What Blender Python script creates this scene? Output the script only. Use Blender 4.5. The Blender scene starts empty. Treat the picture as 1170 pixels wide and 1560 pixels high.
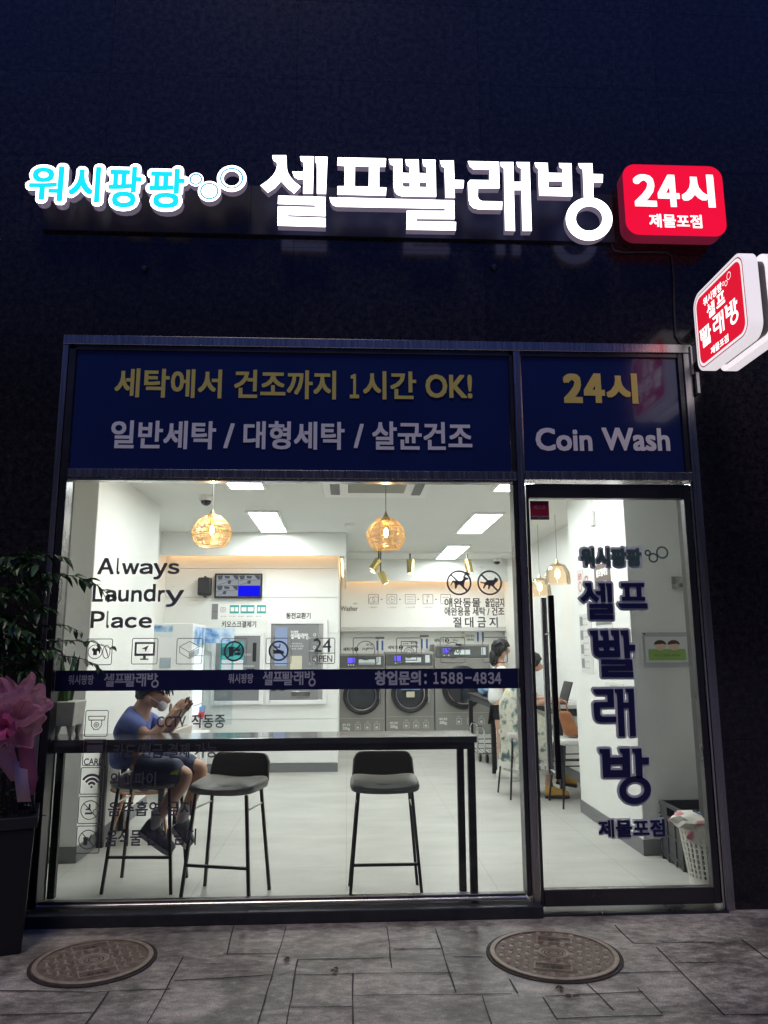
import bpy, bmesh, math, random
from mathutils import Vector, Matrix, geometry, noise
random.seed(7)
R = math.radians
scene = bpy.context.scene
COL = scene.collection

# ------------------------------------------------------------------ camera
PITCH, YAW, ROLL, CAMH, CAMD, FPX = 0.1802, -0.0485, -0.0039, 1.4232, 4.4, 1150.0
CAMLOC = Vector((0, -CAMD, CAMH))
def ray(px, py):
    u, v = px - 585, py - 780
    c, s = math.cos(ROLL), math.sin(ROLL)
    a, b = u * c + v * s, -u * s + v * c
    x, up = a / FPX, -b / FPX
    cp, sp = math.cos(PITCH), math.sin(PITCH)
    y, z = cp - up * sp, sp + up * cp
    cy, sy = math.cos(YAW), math.sin(YAW)
    return Vector((x * cy - y * sy, x * sy + y * cy, z))
def at(px, py, y=0.0):            # where the photograph's sight line meets the plane y
    r = ray(px, py); return CAMLOC + r * ((y + CAMD) / r.y)
def atz(px, py, z=0.0):
    r = ray(px, py); return CAMLOC + r * ((z - CAMH) / r.z)
def atx(px, py, x):
    r = ray(px, py); return CAMLOC + r * (x / r.x)
cam = bpy.data.objects.new('camera', bpy.data.cameras.new('camera')); COL.objects.link(cam)
fwd = ray(585, 780).normalized(); rgt = (ray(586, 780) - ray(585, 780)).normalized(); upv = rgt.cross(fwd)
m = Matrix((rgt, upv, -fwd)).transposed().to_4x4(); m.translation = CAMLOC
cam.matrix_world = m
cam.data.sensor_fit = 'HORIZONTAL'; cam.data.sensor_width = 36.0; cam.data.lens = 36 * FPX / 1170
cam.data.clip_start = 0.05; cam.data.clip_end = 400
scene.camera = cam

# ------------------------------------------------------------------ night sky, street light level, exposure
world = bpy.data.worlds.new('World'); scene.world = world; world.use_nodes = True
wn = world.node_tree.nodes; wl = world.node_tree.links; wn.clear()
wo = wn.new('ShaderNodeOutputWorld'); bg = wn.new('ShaderNodeBackground')
sky = wn.new('ShaderNodeTexSky'); sky.sky_type = 'NISHITA'; sky.sun_disc = False
sky.sun_elevation = R(-6.5); sky.sun_rotation = R(180)
mixc = wn.new('ShaderNodeMix'); mixc.data_type = 'RGBA'; mixc.blend_type = 'MULTIPLY'; mixc.inputs[0].default_value = 1
mixc.inputs[7].default_value = (0.32, 0.55, 1.0, 1)
wl.new(sky.outputs[0], mixc.inputs[6])
addc = wn.new('ShaderNodeMix'); addc.data_type = 'RGBA'; addc.blend_type = 'ADD'; addc.inputs[0].default_value = 1
wtc = wn.new('ShaderNodeTexCoord'); wsp = wn.new('ShaderNodeSeparateXYZ'); wrp = wn.new('ShaderNodeValToRGB')
wl.new(wtc.outputs['Generated'], wsp.inputs[0]); wl.new(wsp.outputs[2], wrp.inputs[0])
we = wrp.color_ramp.elements       # street glow low down, the last navy of the twilight overhead
we[0].position = .0; we[0].color = (.10, .09, .10, 1); we[1].position = .62; we[1].color = (.18, .48, 2.5, 1)
wk = we.new(.30); wk.color = (.07, .08, .16, 1)
wl.new(wrp.outputs[0], addc.inputs[7])
wl.new(mixc.outputs[2], addc.inputs[6]); wl.new(addc.outputs[2], bg.inputs[0]); wl.new(bg.outputs[0], wo.inputs[0])
bg.inputs[1].default_value = 0.15
sun = bpy.data.objects.new('street_glow', bpy.data.lights.new('street_glow', 'SUN')); COL.objects.link(sun)
sun.data.energy = 0.72; sun.data.angle = R(16); sun.data.color = (1.0, 0.88, 0.72)
sun.rotation_euler = (R(26), 0, R(-12))
scene.view_settings.view_transform = 'Standard'; scene.view_settings.look = 'None'
scene.view_settings.exposure = 0.0; scene.view_settings.gamma = 1.0
scene.cycles.use_denoising = True
scene.cycles.max_bounces = 10; scene.cycles.transparent_max_bounces = 24; scene.cycles.diffuse_bounces = 6
scene.cycles.sample_clamp_indirect = 6.0
LAMP_PANEL = 31.0

# ------------------------------------------------------------------ materials
MATS = {}
def nm(m): return m.node_tree.nodes, m.node_tree.links
def mat(name, col, rough=0.5, metal=0.0, var=0.0, scale=8.0, bump=0.0, bscale=60.0, emit=0.0, ecol=None, spec=0.5, alpha=1.0, stretch=None, coat=0.0):
    if name in MATS: return MATS[name]
    m = bpy.data.materials.new(name); m.use_nodes = True; n, l = nm(m)
    b = n['Principled BSDF']
    b.inputs['Base Color'].default_value = (*col, 1); b.inputs['Roughness'].default_value = rough
    b.inputs['Metallic'].default_value = metal; b.inputs['Specular IOR Level'].default_value = spec
    b.inputs['Alpha'].default_value = alpha; b.inputs['Coat Weight'].default_value = coat
    if emit:
        b.inputs['Emission Color'].default_value = (*(ecol or col), 1); b.inputs['Emission Strength'].default_value = emit
    if var or bump:
        tc = n.new('ShaderNodeTexCoord'); mp = n.new('ShaderNodeMapping'); l.new(tc.outputs['Object'], mp.inputs[0])
        if stretch: mp.inputs['Scale'].default_value = stretch
    if var:
        t = n.new('ShaderNodeTexNoise'); t.inputs['Scale'].default_value = scale; t.inputs['Detail'].default_value = 6
        l.new(mp.outputs[0], t.inputs['Vector'])
        r = n.new('ShaderNodeMapRange'); r.inputs[1].default_value = 0.3; r.inputs[2].default_value = 0.7
        r.inputs[3].default_value = 1 - var; r.inputs[4].default_value = 1 + var
        l.new(t.outputs[0], r.inputs[0])
        x = n.new('ShaderNodeMix'); x.data_type = 'RGBA'; x.blend_type = 'MULTIPLY'; x.inputs[0].default_value = 1
        x.inputs[6].default_value = (*col, 1); l.new(r.outputs[0], x.inputs[7]); l.new(x.outputs[2], b.inputs['Base Color'])
        r2 = n.new('ShaderNodeMapRange'); r2.inputs[3].default_value = max(0, rough - .12); r2.inputs[4].default_value = min(1, rough + .12)
        l.new(t.outputs[0], r2.inputs[0]); l.new(r2.outputs[0], b.inputs['Roughness'])
    if bump:
        t2 = n.new('ShaderNodeTexNoise'); t2.inputs['Scale'].default_value = bscale; t2.inputs['Detail'].default_value = 5
        l.new(mp.outputs[0], t2.inputs['Vector'])
        bp = n.new('ShaderNodeBump'); bp.inputs['Strength'].default_value = bump; bp.inputs['Distance'].default_value = 0.01
        l.new(t2.outputs[0], bp.inputs['Height']); l.new(bp.outputs[0], b.inputs['Normal'])
    MATS[name] = m; return m
def emis(name, col, s):
    if name in MATS: return MATS[name]
    m = bpy.data.materials.new(name); m.use_nodes = True; n, l = nm(m); n.clear()
    o = n.new('ShaderNodeOutputMaterial'); e = n.new('ShaderNodeEmission'); e.inputs[0].default_value = (*col, 1); e.inputs[1].default_value = s
    l.new(e.outputs[0], o.inputs[0]); MATS[name] = m; return m
def glass(name, tint=(1, 1, 1), refl=0.9):
    if name in MATS: return MATS[name]
    m = bpy.data.materials.new(name); m.use_nodes = True; n, l = nm(m); n.clear()
    o = n.new('ShaderNodeOutputMaterial'); t = n.new('ShaderNodeBsdfTransparent'); t.inputs[0].default_value = (*tint, 1)
    g = n.new('ShaderNodeBsdfGlossy'); g.inputs['Roughness'].default_value = 0.02
    f = n.new('ShaderNodeFresnel'); f.inputs[0].default_value = 1.45
    mu = n.new('ShaderNodeMath'); mu.operation = 'MULTIPLY'; mu.inputs[1].default_value = refl; l.new(f.outputs[0], mu.inputs[0])
    x = n.new('ShaderNodeMixShader'); l.new(mu.outputs[0], x.inputs[0]); l.new(t.outputs[0], x.inputs[1]); l.new(g.outputs[0], x.inputs[2])
    l.new(x.outputs[0], o.inputs[0]); MATS[name] = m; return m

def granite():
    m = bpy.data.materials.new('granite'); m.use_nodes = True; n, l = nm(m); b = n['Principled BSDF']
    tc = n.new('ShaderNodeTexCoord')
    v = n.new('ShaderNodeTexVoronoi'); v.inputs['Scale'].default_value = 90; l.new(tc.outputs['Object'], v.inputs['Vector'])
    t = n.new('ShaderNodeTexNoise'); t.inputs['Scale'].default_value = 26; t.inputs['Detail'].default_value = 8; t.inputs['Roughness'].default_value = .75
    l.new(tc.outputs['Object'], t.inputs['Vector'])
    cr = n.new('ShaderNodeValToRGB'); e = cr.color_ramp.elements
    e[0].position = .40; e[0].color = (.007, .0065, .0085, 1); e[1].position = .80; e[1].color = (.050, .041, .044, 1)
    l.new(t.outputs[0], cr.inputs[0])
    sp = n.new('ShaderNodeMapRange'); sp.inputs[1].default_value = .0; sp.inputs[2].default_value = 1.0; sp.inputs[3].default_value = .65; sp.inputs[4].default_value = 1.35
    l.new(v.outputs['Color'], sp.inputs[0])
    gi = n.new('ShaderNodeNewGeometry'); isl = n.new('ShaderNodeMapRange'); isl.inputs[3].default_value = .78; isl.inputs[4].default_value = 1.2
    l.new(gi.outputs['Random Per Island'], isl.inputs[0])
    mu = n.new('ShaderNodeMath'); mu.operation = 'MULTIPLY'; l.new(sp.outputs[0], mu.inputs[0]); l.new(isl.outputs[0], mu.inputs[1])
    x = n.new('ShaderNodeMix'); x.data_type = 'RGBA'; x.blend_type = 'MULTIPLY'; x.inputs[0].default_value = 1
    l.new(cr.outputs[0], x.inputs[6]); l.new(mu.outputs[0], x.inputs[7]); l.new(x.outputs[2], b.inputs['Base Color'])
    r = n.new('ShaderNodeMapRange'); r.inputs[3].default_value = .08; r.inputs[4].default_value = .26; l.new(t.outputs[0], r.inputs[0]); l.new(r.outputs[0], b.inputs['Roughness'])
    MATS['granite'] = m; return m
def pavement_mat():
    m = bpy.data.materials.new('stamped_concrete'); m.use_nodes = True; n, l = nm(m); b = n['Principled BSDF']
    tc = n.new('ShaderNodeTexCoord')
    a = n.new('ShaderNodeTexNoise'); a.inputs['Scale'].default_value = 1.7; a.inputs['Detail'].default_value = 9; a.inputs['Roughness'].default_value = .62; a.inputs['Distortion'].default_value = .6
    c = n.new('ShaderNodeTexNoise'); c.inputs['Scale'].default_value = 14; c.inputs['Detail'].default_value = 10; c.inputs['Roughness'].default_value = .72
    d = n.new('ShaderNodeTexMusgrave') if hasattr(bpy.types, 'ShaderNodeTexMusgrave') else n.new('ShaderNodeTexNoise')
    d.inputs['Scale'].default_value = 55
    mp = n.new('ShaderNodeMapping'); mp.inputs['Scale'].default_value = (1, 1.6, 1); l.new(tc.outputs['Object'], mp.inputs[0])
    for q in (a, c, d): l.new(mp.outputs[0], q.inputs['Vector'])
    ad = n.new('ShaderNodeMath'); ad.operation = 'MULTIPLY_ADD'; ad.inputs[1].default_value = .55; l.new(c.outputs[0], ad.inputs[0])
    h = n.new('ShaderNodeMath'); h.operation = 'MULTIPLY'; h.inputs[1].default_value = .55; l.new(a.outputs[0], h.inputs[0]); l.new(h.outputs[0], ad.inputs[2])
    cr = n.new('ShaderNodeValToRGB'); e = cr.color_ramp.elements
    e[0].position = .38; e[0].color = (.055, .046, .035, 1); e[1].position = .68; e[1].color = (.70, .61, .475, 1)
    k = cr.color_ramp.elements.new(.52); k.color = (.25, .217, .168, 1)
    l.new(ad.outputs[0], cr.inputs[0])
    gr = n.new('ShaderNodeTexNoise'); gr.inputs['Scale'].default_value = 170; gr.inputs['Detail'].default_value = 3; l.new(tc.outputs['Object'], gr.inputs['Vector'])
    gm = n.new('ShaderNodeMapRange'); gm.inputs[1].default_value = .35; gm.inputs[2].default_value = .65; gm.inputs[3].default_value = .66; gm.inputs[4].default_value = 1.30; l.new(gr.outputs[0], gm.inputs[0])
    gx_ = n.new('ShaderNodeMix'); gx_.data_type = 'RGBA'; gx_.blend_type = 'MULTIPLY'; gx_.inputs[0].default_value = 1; l.new(cr.outputs[0], gx_.inputs[6]); l.new(gm.outputs[0], gx_.inputs[7]); l.new(gx_.outputs[2], b.inputs['Base Color'])
    rr = n.new('ShaderNodeMapRange'); rr.inputs[3].default_value = .16; rr.inputs[4].default_value = .60; l.new(c.outputs[0], rr.inputs[0]); l.new(rr.outputs[0], b.inputs['Roughness'])
    bp = n.new('ShaderNodeBump'); bp.inputs['Strength'].default_value = .6; bp.inputs['Distance'].default_value = .014
    l.new(ad.outputs[0], bp.inputs['Height']); l.new(bp.outputs[0], b.inputs['Normal'])
    MATS['stamped_concrete'] = m; return m
def floor_mat():
    m = bpy.data.materials.new('polished_floor'); m.use_nodes = True; n, l = nm(m); b = n['Principled BSDF']
    tc = n.new('ShaderNodeTexCoord'); mp = n.new('ShaderNodeMapping'); mp.inputs['Scale'].default_value = (.8, 1.7, 1); l.new(tc.outputs['Object'], mp.inputs[0])
    a = n.new('ShaderNodeTexNoise'); a.inputs['Scale'].default_value = 1.6; a.inputs['Detail'].default_value = 8; a.inputs['Roughness'].default_value = .6; l.new(mp.outputs[0], a.inputs['Vector'])
    br = n.new('ShaderNodeTexBrick'); br.inputs['Scale'].default_value = 1.0; br.inputs['Mortar Size'].default_value = .0025; br.inputs['Brick Width'].default_value = .9; br.inputs['Row Height'].default_value = .9
    br.offset = 0; br.inputs['Color1'].default_value = (1, 1, 1, 1); br.inputs['Color2'].default_value = (.96, .96, .96, 1); br.inputs['Mortar'].default_value = (.70, .70, .69, 1)
    l.new(tc.outputs['Object'], br.inputs['Vector'])
    cr = n.new('ShaderNodeValToRGB'); e = cr.color_ramp.elements
    e[0].position = .30; e[0].color = (.40, .40, .375, 1); e[1].position = .70; e[1].color = (.53, .53, .505, 1); l.new(a.outputs[0], cr.inputs[0])
    x = n.new('ShaderNodeMix'); x.data_type = 'RGBA'; x.blend_type = 'MULTIPLY'; x.inputs[0].default_value = 1
    l.new(cr.outputs[0], x.inputs[6]); l.new(br.outputs[0], x.inputs[7]); l.new(x.outputs[2], b.inputs['Base Color'])
    b.inputs['Roughness'].default_value = .38; b.inputs['Specular IOR Level'].default_value = .35
    MATS['polished_floor'] = m; return m
def leaf_mat(name, c1, c2, rough=.35):
    m = bpy.data.materials.new(name); m.use_nodes = True; n, l = nm(m); b = n['Principled BSDF']
    gi = n.new('ShaderNodeNewGeometry'); cr = n.new('ShaderNodeValToRGB'); e = cr.color_ramp.elements
    e[0].color = (*c1, 1); e[1].color = (*c2, 1); l.new(gi.outputs['Random Per Island'], cr.inputs[0]); l.new(cr.outputs[0], b.inputs['Base Color'])
    b.inputs['Roughness'].default_value = rough; b.inputs['Transmission Weight'].default_value = 0.0
    b.inputs['Subsurface Weight'].default_value = 0.0
    MATS[name] = m; return m
def tulle_mat():
    m = bpy.data.materials.new('pink_tulle'); m.use_nodes = True; n, l = nm(m); n.clear()
    o = n.new('ShaderNodeOutputMaterial'); d = n.new('ShaderNodeBsdfDiffuse'); d.inputs[0].default_value = (.70, .34, .44, 1)
    tr = n.new('ShaderNodeBsdfTranslucent'); tr.inputs[0].default_value = (.72, .36, .46, 1)
    t = n.new('ShaderNodeBsdfTransparent'); a = n.new('ShaderNodeAddShader'); x = n.new('ShaderNodeMixShader'); x2 = n.new('ShaderNodeMixShader')
    x2.inputs[0].default_value = .4; l.new(d.outputs[0], x2.inputs[1]); l.new(tr.outputs[0], x2.inputs[2])
    tx = n.new('ShaderNodeTexNoise'); tx.inputs['Scale'].default_value = 14; tc = n.new('ShaderNodeTexCoord'); l.new(tc.outputs['Object'], tx.inputs['Vector'])
    r = n.new('ShaderNodeMapRange'); r.inputs[3].default_value = .1; r.inputs[4].default_value = .6; l.new(tx.outputs[0], r.inputs[0])
    l.new(r.outputs[0], x.inputs[0]); l.new(x2.outputs[0], x.inputs[1]); l.new(t.outputs[0], x.inputs[2]); l.new(x.outputs[0], o.inputs[0])
    MATS['pink_tulle'] = m; return m
granite(); pavement_mat(); floor_mat(); tulle_mat()
W = lambda: mat('white_wall', (.80, .81, .79), .55, var=.025, scale=3, bump=.03, bscale=120)
CEIL = mat('ceiling_paint', (.74, .75, .72), .8, var=.02, scale=2)
BASE = mat('baseboard', (.16, .165, .175), .45, var=.06)
STEEL = mat('frame_steel', (.46, .44, .44), .26, 1.0, var=.10, scale=3, stretch=(30, 30, .6))
DSTEEL = mat('dark_steel', (.085, .082, .088), .3, .85, var=.15, scale=4)
BRIGHT = mat('bright_steel', (.72, .71, .69), .22, 1.0, var=.05)
GLASS = glass('clear_glass', (.965, .975, .965))
NAVY = mat('navy_film', (.010, .022, .115), .16, var=.05, scale=2, coat=.3)
NAVYM = mat('navy_band', (.007, .012, .075), .35, var=.06)
GREYINK = mat('grey_ink', (.15, .148, .148), .5)
SILVER = mat('silver_film', (.36, .36, .38), .35, .3)
YELLOW = mat('yellow_film', (.74, .64, .16), .4)
OFFW = mat('white_film', (.90, .89, .90), .4)
BLACKP = mat('black_plastic', (.018, .018, .02), .4, var=.1)
BLACKM = mat('black_metal', (.022, .022, .026), .42, .2, var=.12)
LGREY = mat('light_grey', (.55, .55, .54), .5)
MGREY = mat('mid_grey', (.22, .225, .235), .45, var=.03)
WHITE = mat('white_paint', (.82, .82, .82), .35)
PAPER = mat('paper', (.85, .85, .83), .7)
GOLD = mat('brass', (.62, .50, .20), .25, .9)

# ------------------------------------------------------------------ object helpers
ORG = {}
def thing(name, label, cat, loc=(0, 0, 0), group=None, kind=None):
    o = bpy.data.objects.new(name, None); COL.objects.link(o); o.location = loc; o.empty_display_size = .1
    o['label'] = label; o['category'] = cat
    if group: o['group'] = group
    ORG[o.name] = Vector(loc); return o
def tag(o, label, cat, group=None):
    o['label'] = label; o['category'] = cat
    if group: o['group'] = group
    return o
class G:
    def __init__(s): s.v = []; s.f = []; s.mi = []; s.cur = 0
    def add(s, vs, fs):
        b = len(s.v); s.v += [tuple(v) for v in vs]; s.f += [tuple(i + b for i in f) for f in fs]; s.mi += [s.cur] * len(fs); return s
    def box(s, x0, x1, y0, y1, z0, z1):
        return s.hexa([(x0, y0, z0), (x1, y0, z0), (x1, y1, z0), (x0, y1, z0), (x0, y0, z1), (x1, y0, z1), (x1, y1, z1), (x0, y1, z1)])
    def hexa(s, p): return s.add(p, [(0, 3, 2, 1), (4, 5, 6, 7), (0, 1, 5, 4), (1, 2, 6, 5), (2, 3, 7, 6), (3, 0, 4, 7)])
    def bar(s, a, b, w, d=None, up=Vector((0, 0, 1))):      # square bar between two points
        a, b = Vector(a), Vector(b); t = (b - a).normalized()
        if abs(t.dot(up)) > .95: up = Vector((0, 1, 0))
        x = t.cross(up).normalized() * w / 2; y = x.cross(t).normalized() * (d or w) / 2
        return s.hexa([a - x - y, a + x - y, a + x + y, a - x + y, b - x - y, b + x - y, b + x + y, b - x + y])
    def cyl(s, a, b, r0, r1=None, n=16, caps=True):
        a, b = Vector(a), Vector(b); r1 = r0 if r1 is None else r1; t = (b - a).normalized()
        u = t.orthogonal().normalized(); w = t.cross(u); vs = []
        for c, r in ((a, r0), (b, r1)): vs += [c + (u * math.cos(2 * math.pi * i / n) + w * math.sin(2 * math.pi * i / n)) * r for i in range(n)]
        fs = [(i, (i + 1) % n, n + (i + 1) % n, n + i) for i in range(n)]
        if caps: fs += [tuple(range(n - 1, -1, -1)), tuple(range(n, 2 * n))]
        return s.add(vs, fs)
    def tube(s, pts, r, n=6, closed=False):
        pts = [Vector(p) for p in pts]; k = len(pts); vs = []; up = Vector((0.13, 0.21, 1)).normalized()
        for i, p in enumerate(pts):
            q0 = pts[i - 1] if (i or closed) else p; q1 = pts[(i + 1) % k] if (i < k - 1 or closed) else p
            t = (q1 - q0).normalized(); u = t.cross(up)
            if u.length < .05: u = t.cross(Vector((1, 0, 0)))
            u.normalize(); w = t.cross(u); rr = r[i] if isinstance(r, (list, tuple)) else r
            vs += [p + (u * math.cos(2 * math.pi * j / n) + w * math.sin(2 * math.pi * j / n)) * rr for j in range(n)]
        fs = [(i % k * n + j, i % k * n + (j + 1) % n, (i + 1) % k * n + (j + 1) % n, (i + 1) % k * n + j) for i in range(k if closed else k - 1) for j in range(n)]
        if not closed: fs += [tuple(range(n - 1, -1, -1)), tuple(range((k - 1) * n, k * n))]
        return s.add(vs, fs)
    def lathe(s, prof, c, n=24, axis='z'):
        c = Vector(c); vs = []
        for r, h in prof:
            for i in range(n):
                a = 2 * math.pi * i / n
                d = Vector((r * math.cos(a), r * math.sin(a), h)) if axis == 'z' else Vector((r * math.cos(a), h, r * math.sin(a)))
                vs.append(c + d)
        k = len(prof); fs = [(i * n + j, i * n + (j + 1) % n, (i + 1) * n + (j + 1) % n, (i + 1) * n + j) for i in range(k - 1) for j in range(n)]
        return s.add(vs, fs)
    def ell(s, c, rx, ry, rz, n=16, m=10):
        c = Vector(c); vs = []; fs = []
        for i in range(m + 1):
            p = math.pi * i / m
            vs += [c + Vector((rx * math.sin(p) * math.cos(2 * math.pi * j / n), ry * math.sin(p) * math.sin(2 * math.pi * j / n), rz * math.cos(p))) for j in range(n)]
        for i in range(m): fs += [(i * n + j, (i + 1) * n + j, (i + 1) * n + (j + 1) % n, i * n + (j + 1) % n) for j in range(n)]
        return s.add(vs, fs)
    def prism(s, F, outer, holes, d0, d1, side=None, back=None):      # polygon with holes on frame F pushed from depth d0 (front) to d1 (back)
        loops = [outer] + list(holes); flat = [p for lp in loops for p in lp]
        tri = geometry.tessellate_polygon([[Vector((p[0], p[1], 0)) for p in lp] for lp in loops])
        s.add([F(p[0], p[1], d0) for p in flat], tri)
        c0 = s.cur
        if side is not None: s.cur = side
        for lp in loops:
            n = len(lp); s.add([F(p[0], p[1], d0) for p in lp] + [F(p[0], p[1], d1) for p in lp], [(i, (i + 1) % n, n + (i + 1) % n, n + i) for i in range(n)])
        if back is not None: s.cur = back
        s.add([F(p[0], p[1], d1) for p in flat], [t[::-1] for t in tri]); s.cur = c0; return s
    def build(s, name, mats, parent=None, label=None, loc=None, bevel=0, smooth=False, seg=2):
        if not isinstance(mats, (list, tuple)): mats = [mats]
        me = bpy.data.meshes.new(name)
        org = ORG[parent.name] if parent else Vector(loc or (0, 0, 0))
        me.from_pydata([Vector(v) - org for v in s.v], [], s.f)
        for q in mats: me.materials.append(q)
        me.polygons.foreach_set('material_index', s.mi)
        bm = bmesh.new(); bm.from_mesh(me)
        if bevel:
            bmesh.ops.remove_doubles(bm, verts=bm.verts, dist=1e-5)
            es = [e for e in bm.edges if len(e.link_faces) == 2 and e.calc_face_angle(0) > R(30)]
            bmesh.ops.bevel(bm, geom=es, offset=bevel, segments=seg, profile=.5, affect='EDGES', clamp_overlap=True)
        bmesh.ops.recalc_face_normals(bm, faces=bm.faces); bm.to_mesh(me); bm.free()
        if smooth:
            me.polygons.foreach_set('use_smooth', [True] * len(me.polygons))
            if hasattr(me, 'set_sharp_from_angle'): me.set_sharp_from_angle(angle=R(38))
        o = bpy.data.objects.new(name, me); COL.objects.link(o); o.location = (0, 0, 0) if parent else org
        if parent: o.parent = parent; ORG[o.name] = org
        else: ORG[o.name] = Vector(org)
        if label: o['label'] = label
        return o
def struct(o): o['kind'] = 'structure'; return o
def clone(root, loc, rotz=0, label=None):
    r = root.copy(); COL.objects.link(r); r.location = loc; r.rotation_euler = (0, 0, rotz)
    if label: r['label'] = label
    for ch in list(root.children):
        c = ch.copy(); COL.objects.link(c); c.parent = r
        for gch in list(ch.children):
            d = gch.copy(); COL.objects.link(d); d.parent = c
    return r
def frame(O, ux, uz, n):
    O, ux, uz, n = Vector(O), Vector(ux), Vector(uz), Vector(n)
    return lambda a, b, d=0.0: O + ux * a + uz * b + n * d
def FY(y): return frame((0, y, 0), (1, 0, 0), (0, 0, 1), (0, -1, 0))       # faces the street
def FX(x): return frame((x, 0, 0), (0, -1, 0), (0, 0, 1), (-1, 0, 0))      # faces left: a = -y
def rrect(x0, x1, z0, z1, r, n=6):
    out = []
    for cx, cz, a0 in ((x1 - r, z1 - r, 0), (x0 + r, z1 - r, 90), (x0 + r, z0 + r, 180), (x1 - r, z0 + r, 270)):
        out += [(cx + r * math.cos(R(a0 + 90 * i / n)), cz + r * math.sin(R(a0 + 90 * i / n))) for i in range(n + 1)]
    return out
def circ(cx, cz, rx, rz=None, n=32): return [(cx + rx * math.cos(2 * math.pi * i / n), cz + (rz or rx) * math.sin(2 * math.pi * i / n)) for i in range(n)]

TXT = {}
def fullwidth(ch): return chr(ord(ch) + 0xFEE0)
def text_shape(s):
    if s in TXT: return TXT[s]
    c = bpy.data.curves.new('t', 'FONT'); c.body = s; c.size = 1; c.resolution_u = 3
    o = bpy.data.objects.new('t', c); COL.objects.link(o)
    me = bpy.data.meshes.new_from_object(o.evaluated_get(bpy.context.evaluated_depsgraph_get()))
    v = [(p.co.x, p.co.y) for p in me.vertices]; f = [tuple(p.vertices) for p in me.polygons]
    bpy.data.objects.remove(o); bpy.data.curves.remove(c); bpy.data.meshes.remove(me)
    x0 = min(a for a, b in v); x1 = max(a for a, b in v); z0 = min(b for a, b in v); z1 = max(b for a, b in v)
    TXT[s] = ([(a - x0, b - z0) for a, b in v], f, x1 - x0, z1 - z0); return TXT[s]
class Art:                     # flat printed art on a plane; every stroke lies a hair above the last
    def __init__(s, g, F, d=0.0, step=.00018): s.g, s.F, s.d, s.st = g, F, d, step
    def _n(s): s.d += s.st; return s.d
    def poly(s, pts, holes=()):
        d = s._n(); lp = [pts] + list(holes); tri = geometry.tessellate_polygon([[Vector((p[0], p[1], 0)) for p in l] for l in lp])
        s.g.add([s.F(p[0], p[1], d) for l in lp for p in l], tri); return s
    def rect(s, x0, x1, z0, z1): return s.poly([(x0, z0), (x1, z0), (x1, z1), (x0, z1)])
    def line(s, pts, w, closed=False):
        n = len(pts)
        for i in range(n if closed else n - 1):
            a, b = Vector(pts[i]), Vector(pts[(i + 1) % n]); t = (b - a)
            if t.length < 1e-9: continue
            t = t.normalized(); q = Vector((-t.y, t.x)) * w / 2; e = t * w * .35
            if i % 4 == 0: d = s._n()
            dd = s.d + (i % 4) * s.st * .2
            s.g.add([s.F(*(p), dd) for p in (a - e + q, a - e - q, b + e - q, b + e + q)], [(0, 1, 2, 3)])
        return s
    def ring(s, cx, cz, r, w, n=28): return s.poly(circ(cx, cz, r + w / 2, n=n), [circ(cx, cz, r - w / 2, n=n)])
    def rr(s, x0, x1, z0, z1, r, w): return s.poly(rrect(x0, x1, z0, z1, r), [rrect(x0 + w, x1 - w, z0 + w, z1 - w, max(r - w, .0005))])
    def text(s, t, cx, cz, w=None, h=None, bold=0.0, n=8, slant=0.0):
        v, f, tw, th = text_shape(t)
        sx = w / tw if w else h / th; sz = h / th if h else sx
        x0, z0 = cx - sx * tw / 2, cz - sz * th / 2
        for k in range(n if bold else 1):
            a = 2 * math.pi * k / n; q_ = max(abs(math.cos(a)), abs(math.sin(a))); dx, dz = (bold * math.cos(a) / q_, bold * math.sin(a) / q_) if bold else (0, 0); d = s._n()
            s.g.add([s.F(x0 + p[0] * sx + dx + slant * p[1] * sz, z0 + p[1] * sz + dz, d) for p in v], f)
        return s
    def glyphs(s, polys, cx, cz, w, h, bold=0.0, n=10):
        xs = [p[0] for o, hs in polys for p in o]; zs = [p[1] for o, hs in polys for p in o]
        x0, x1, z0, z1 = min(xs), max(xs), min(zs), max(zs); sx, sz = w / (x1 - x0), h / (z1 - z0)
        for k in range(n if bold else 1):
            a = 2 * math.pi * k / n; dx, dz = (bold * math.cos(a), bold * math.sin(a)) if bold else (0, 0)
            T = lambda p: (cx + (p[0] - (x0 + x1) / 2) * sx + dx, cz + (p[1] - (z0 + z1) / 2) * sz + dz)
            d = s._n()
            for o, hs in polys:
                lp = [[T(p) for p in o]] + [[T(p) for p in h_] for h_ in hs]
                tri = geometry.tessellate_polygon([[Vector((p[0], p[1], 0)) for p in l] for l in lp])
                s.g.add([s.F(p[0], p[1], d) for l in lp for p in l], tri)
        return s

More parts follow.
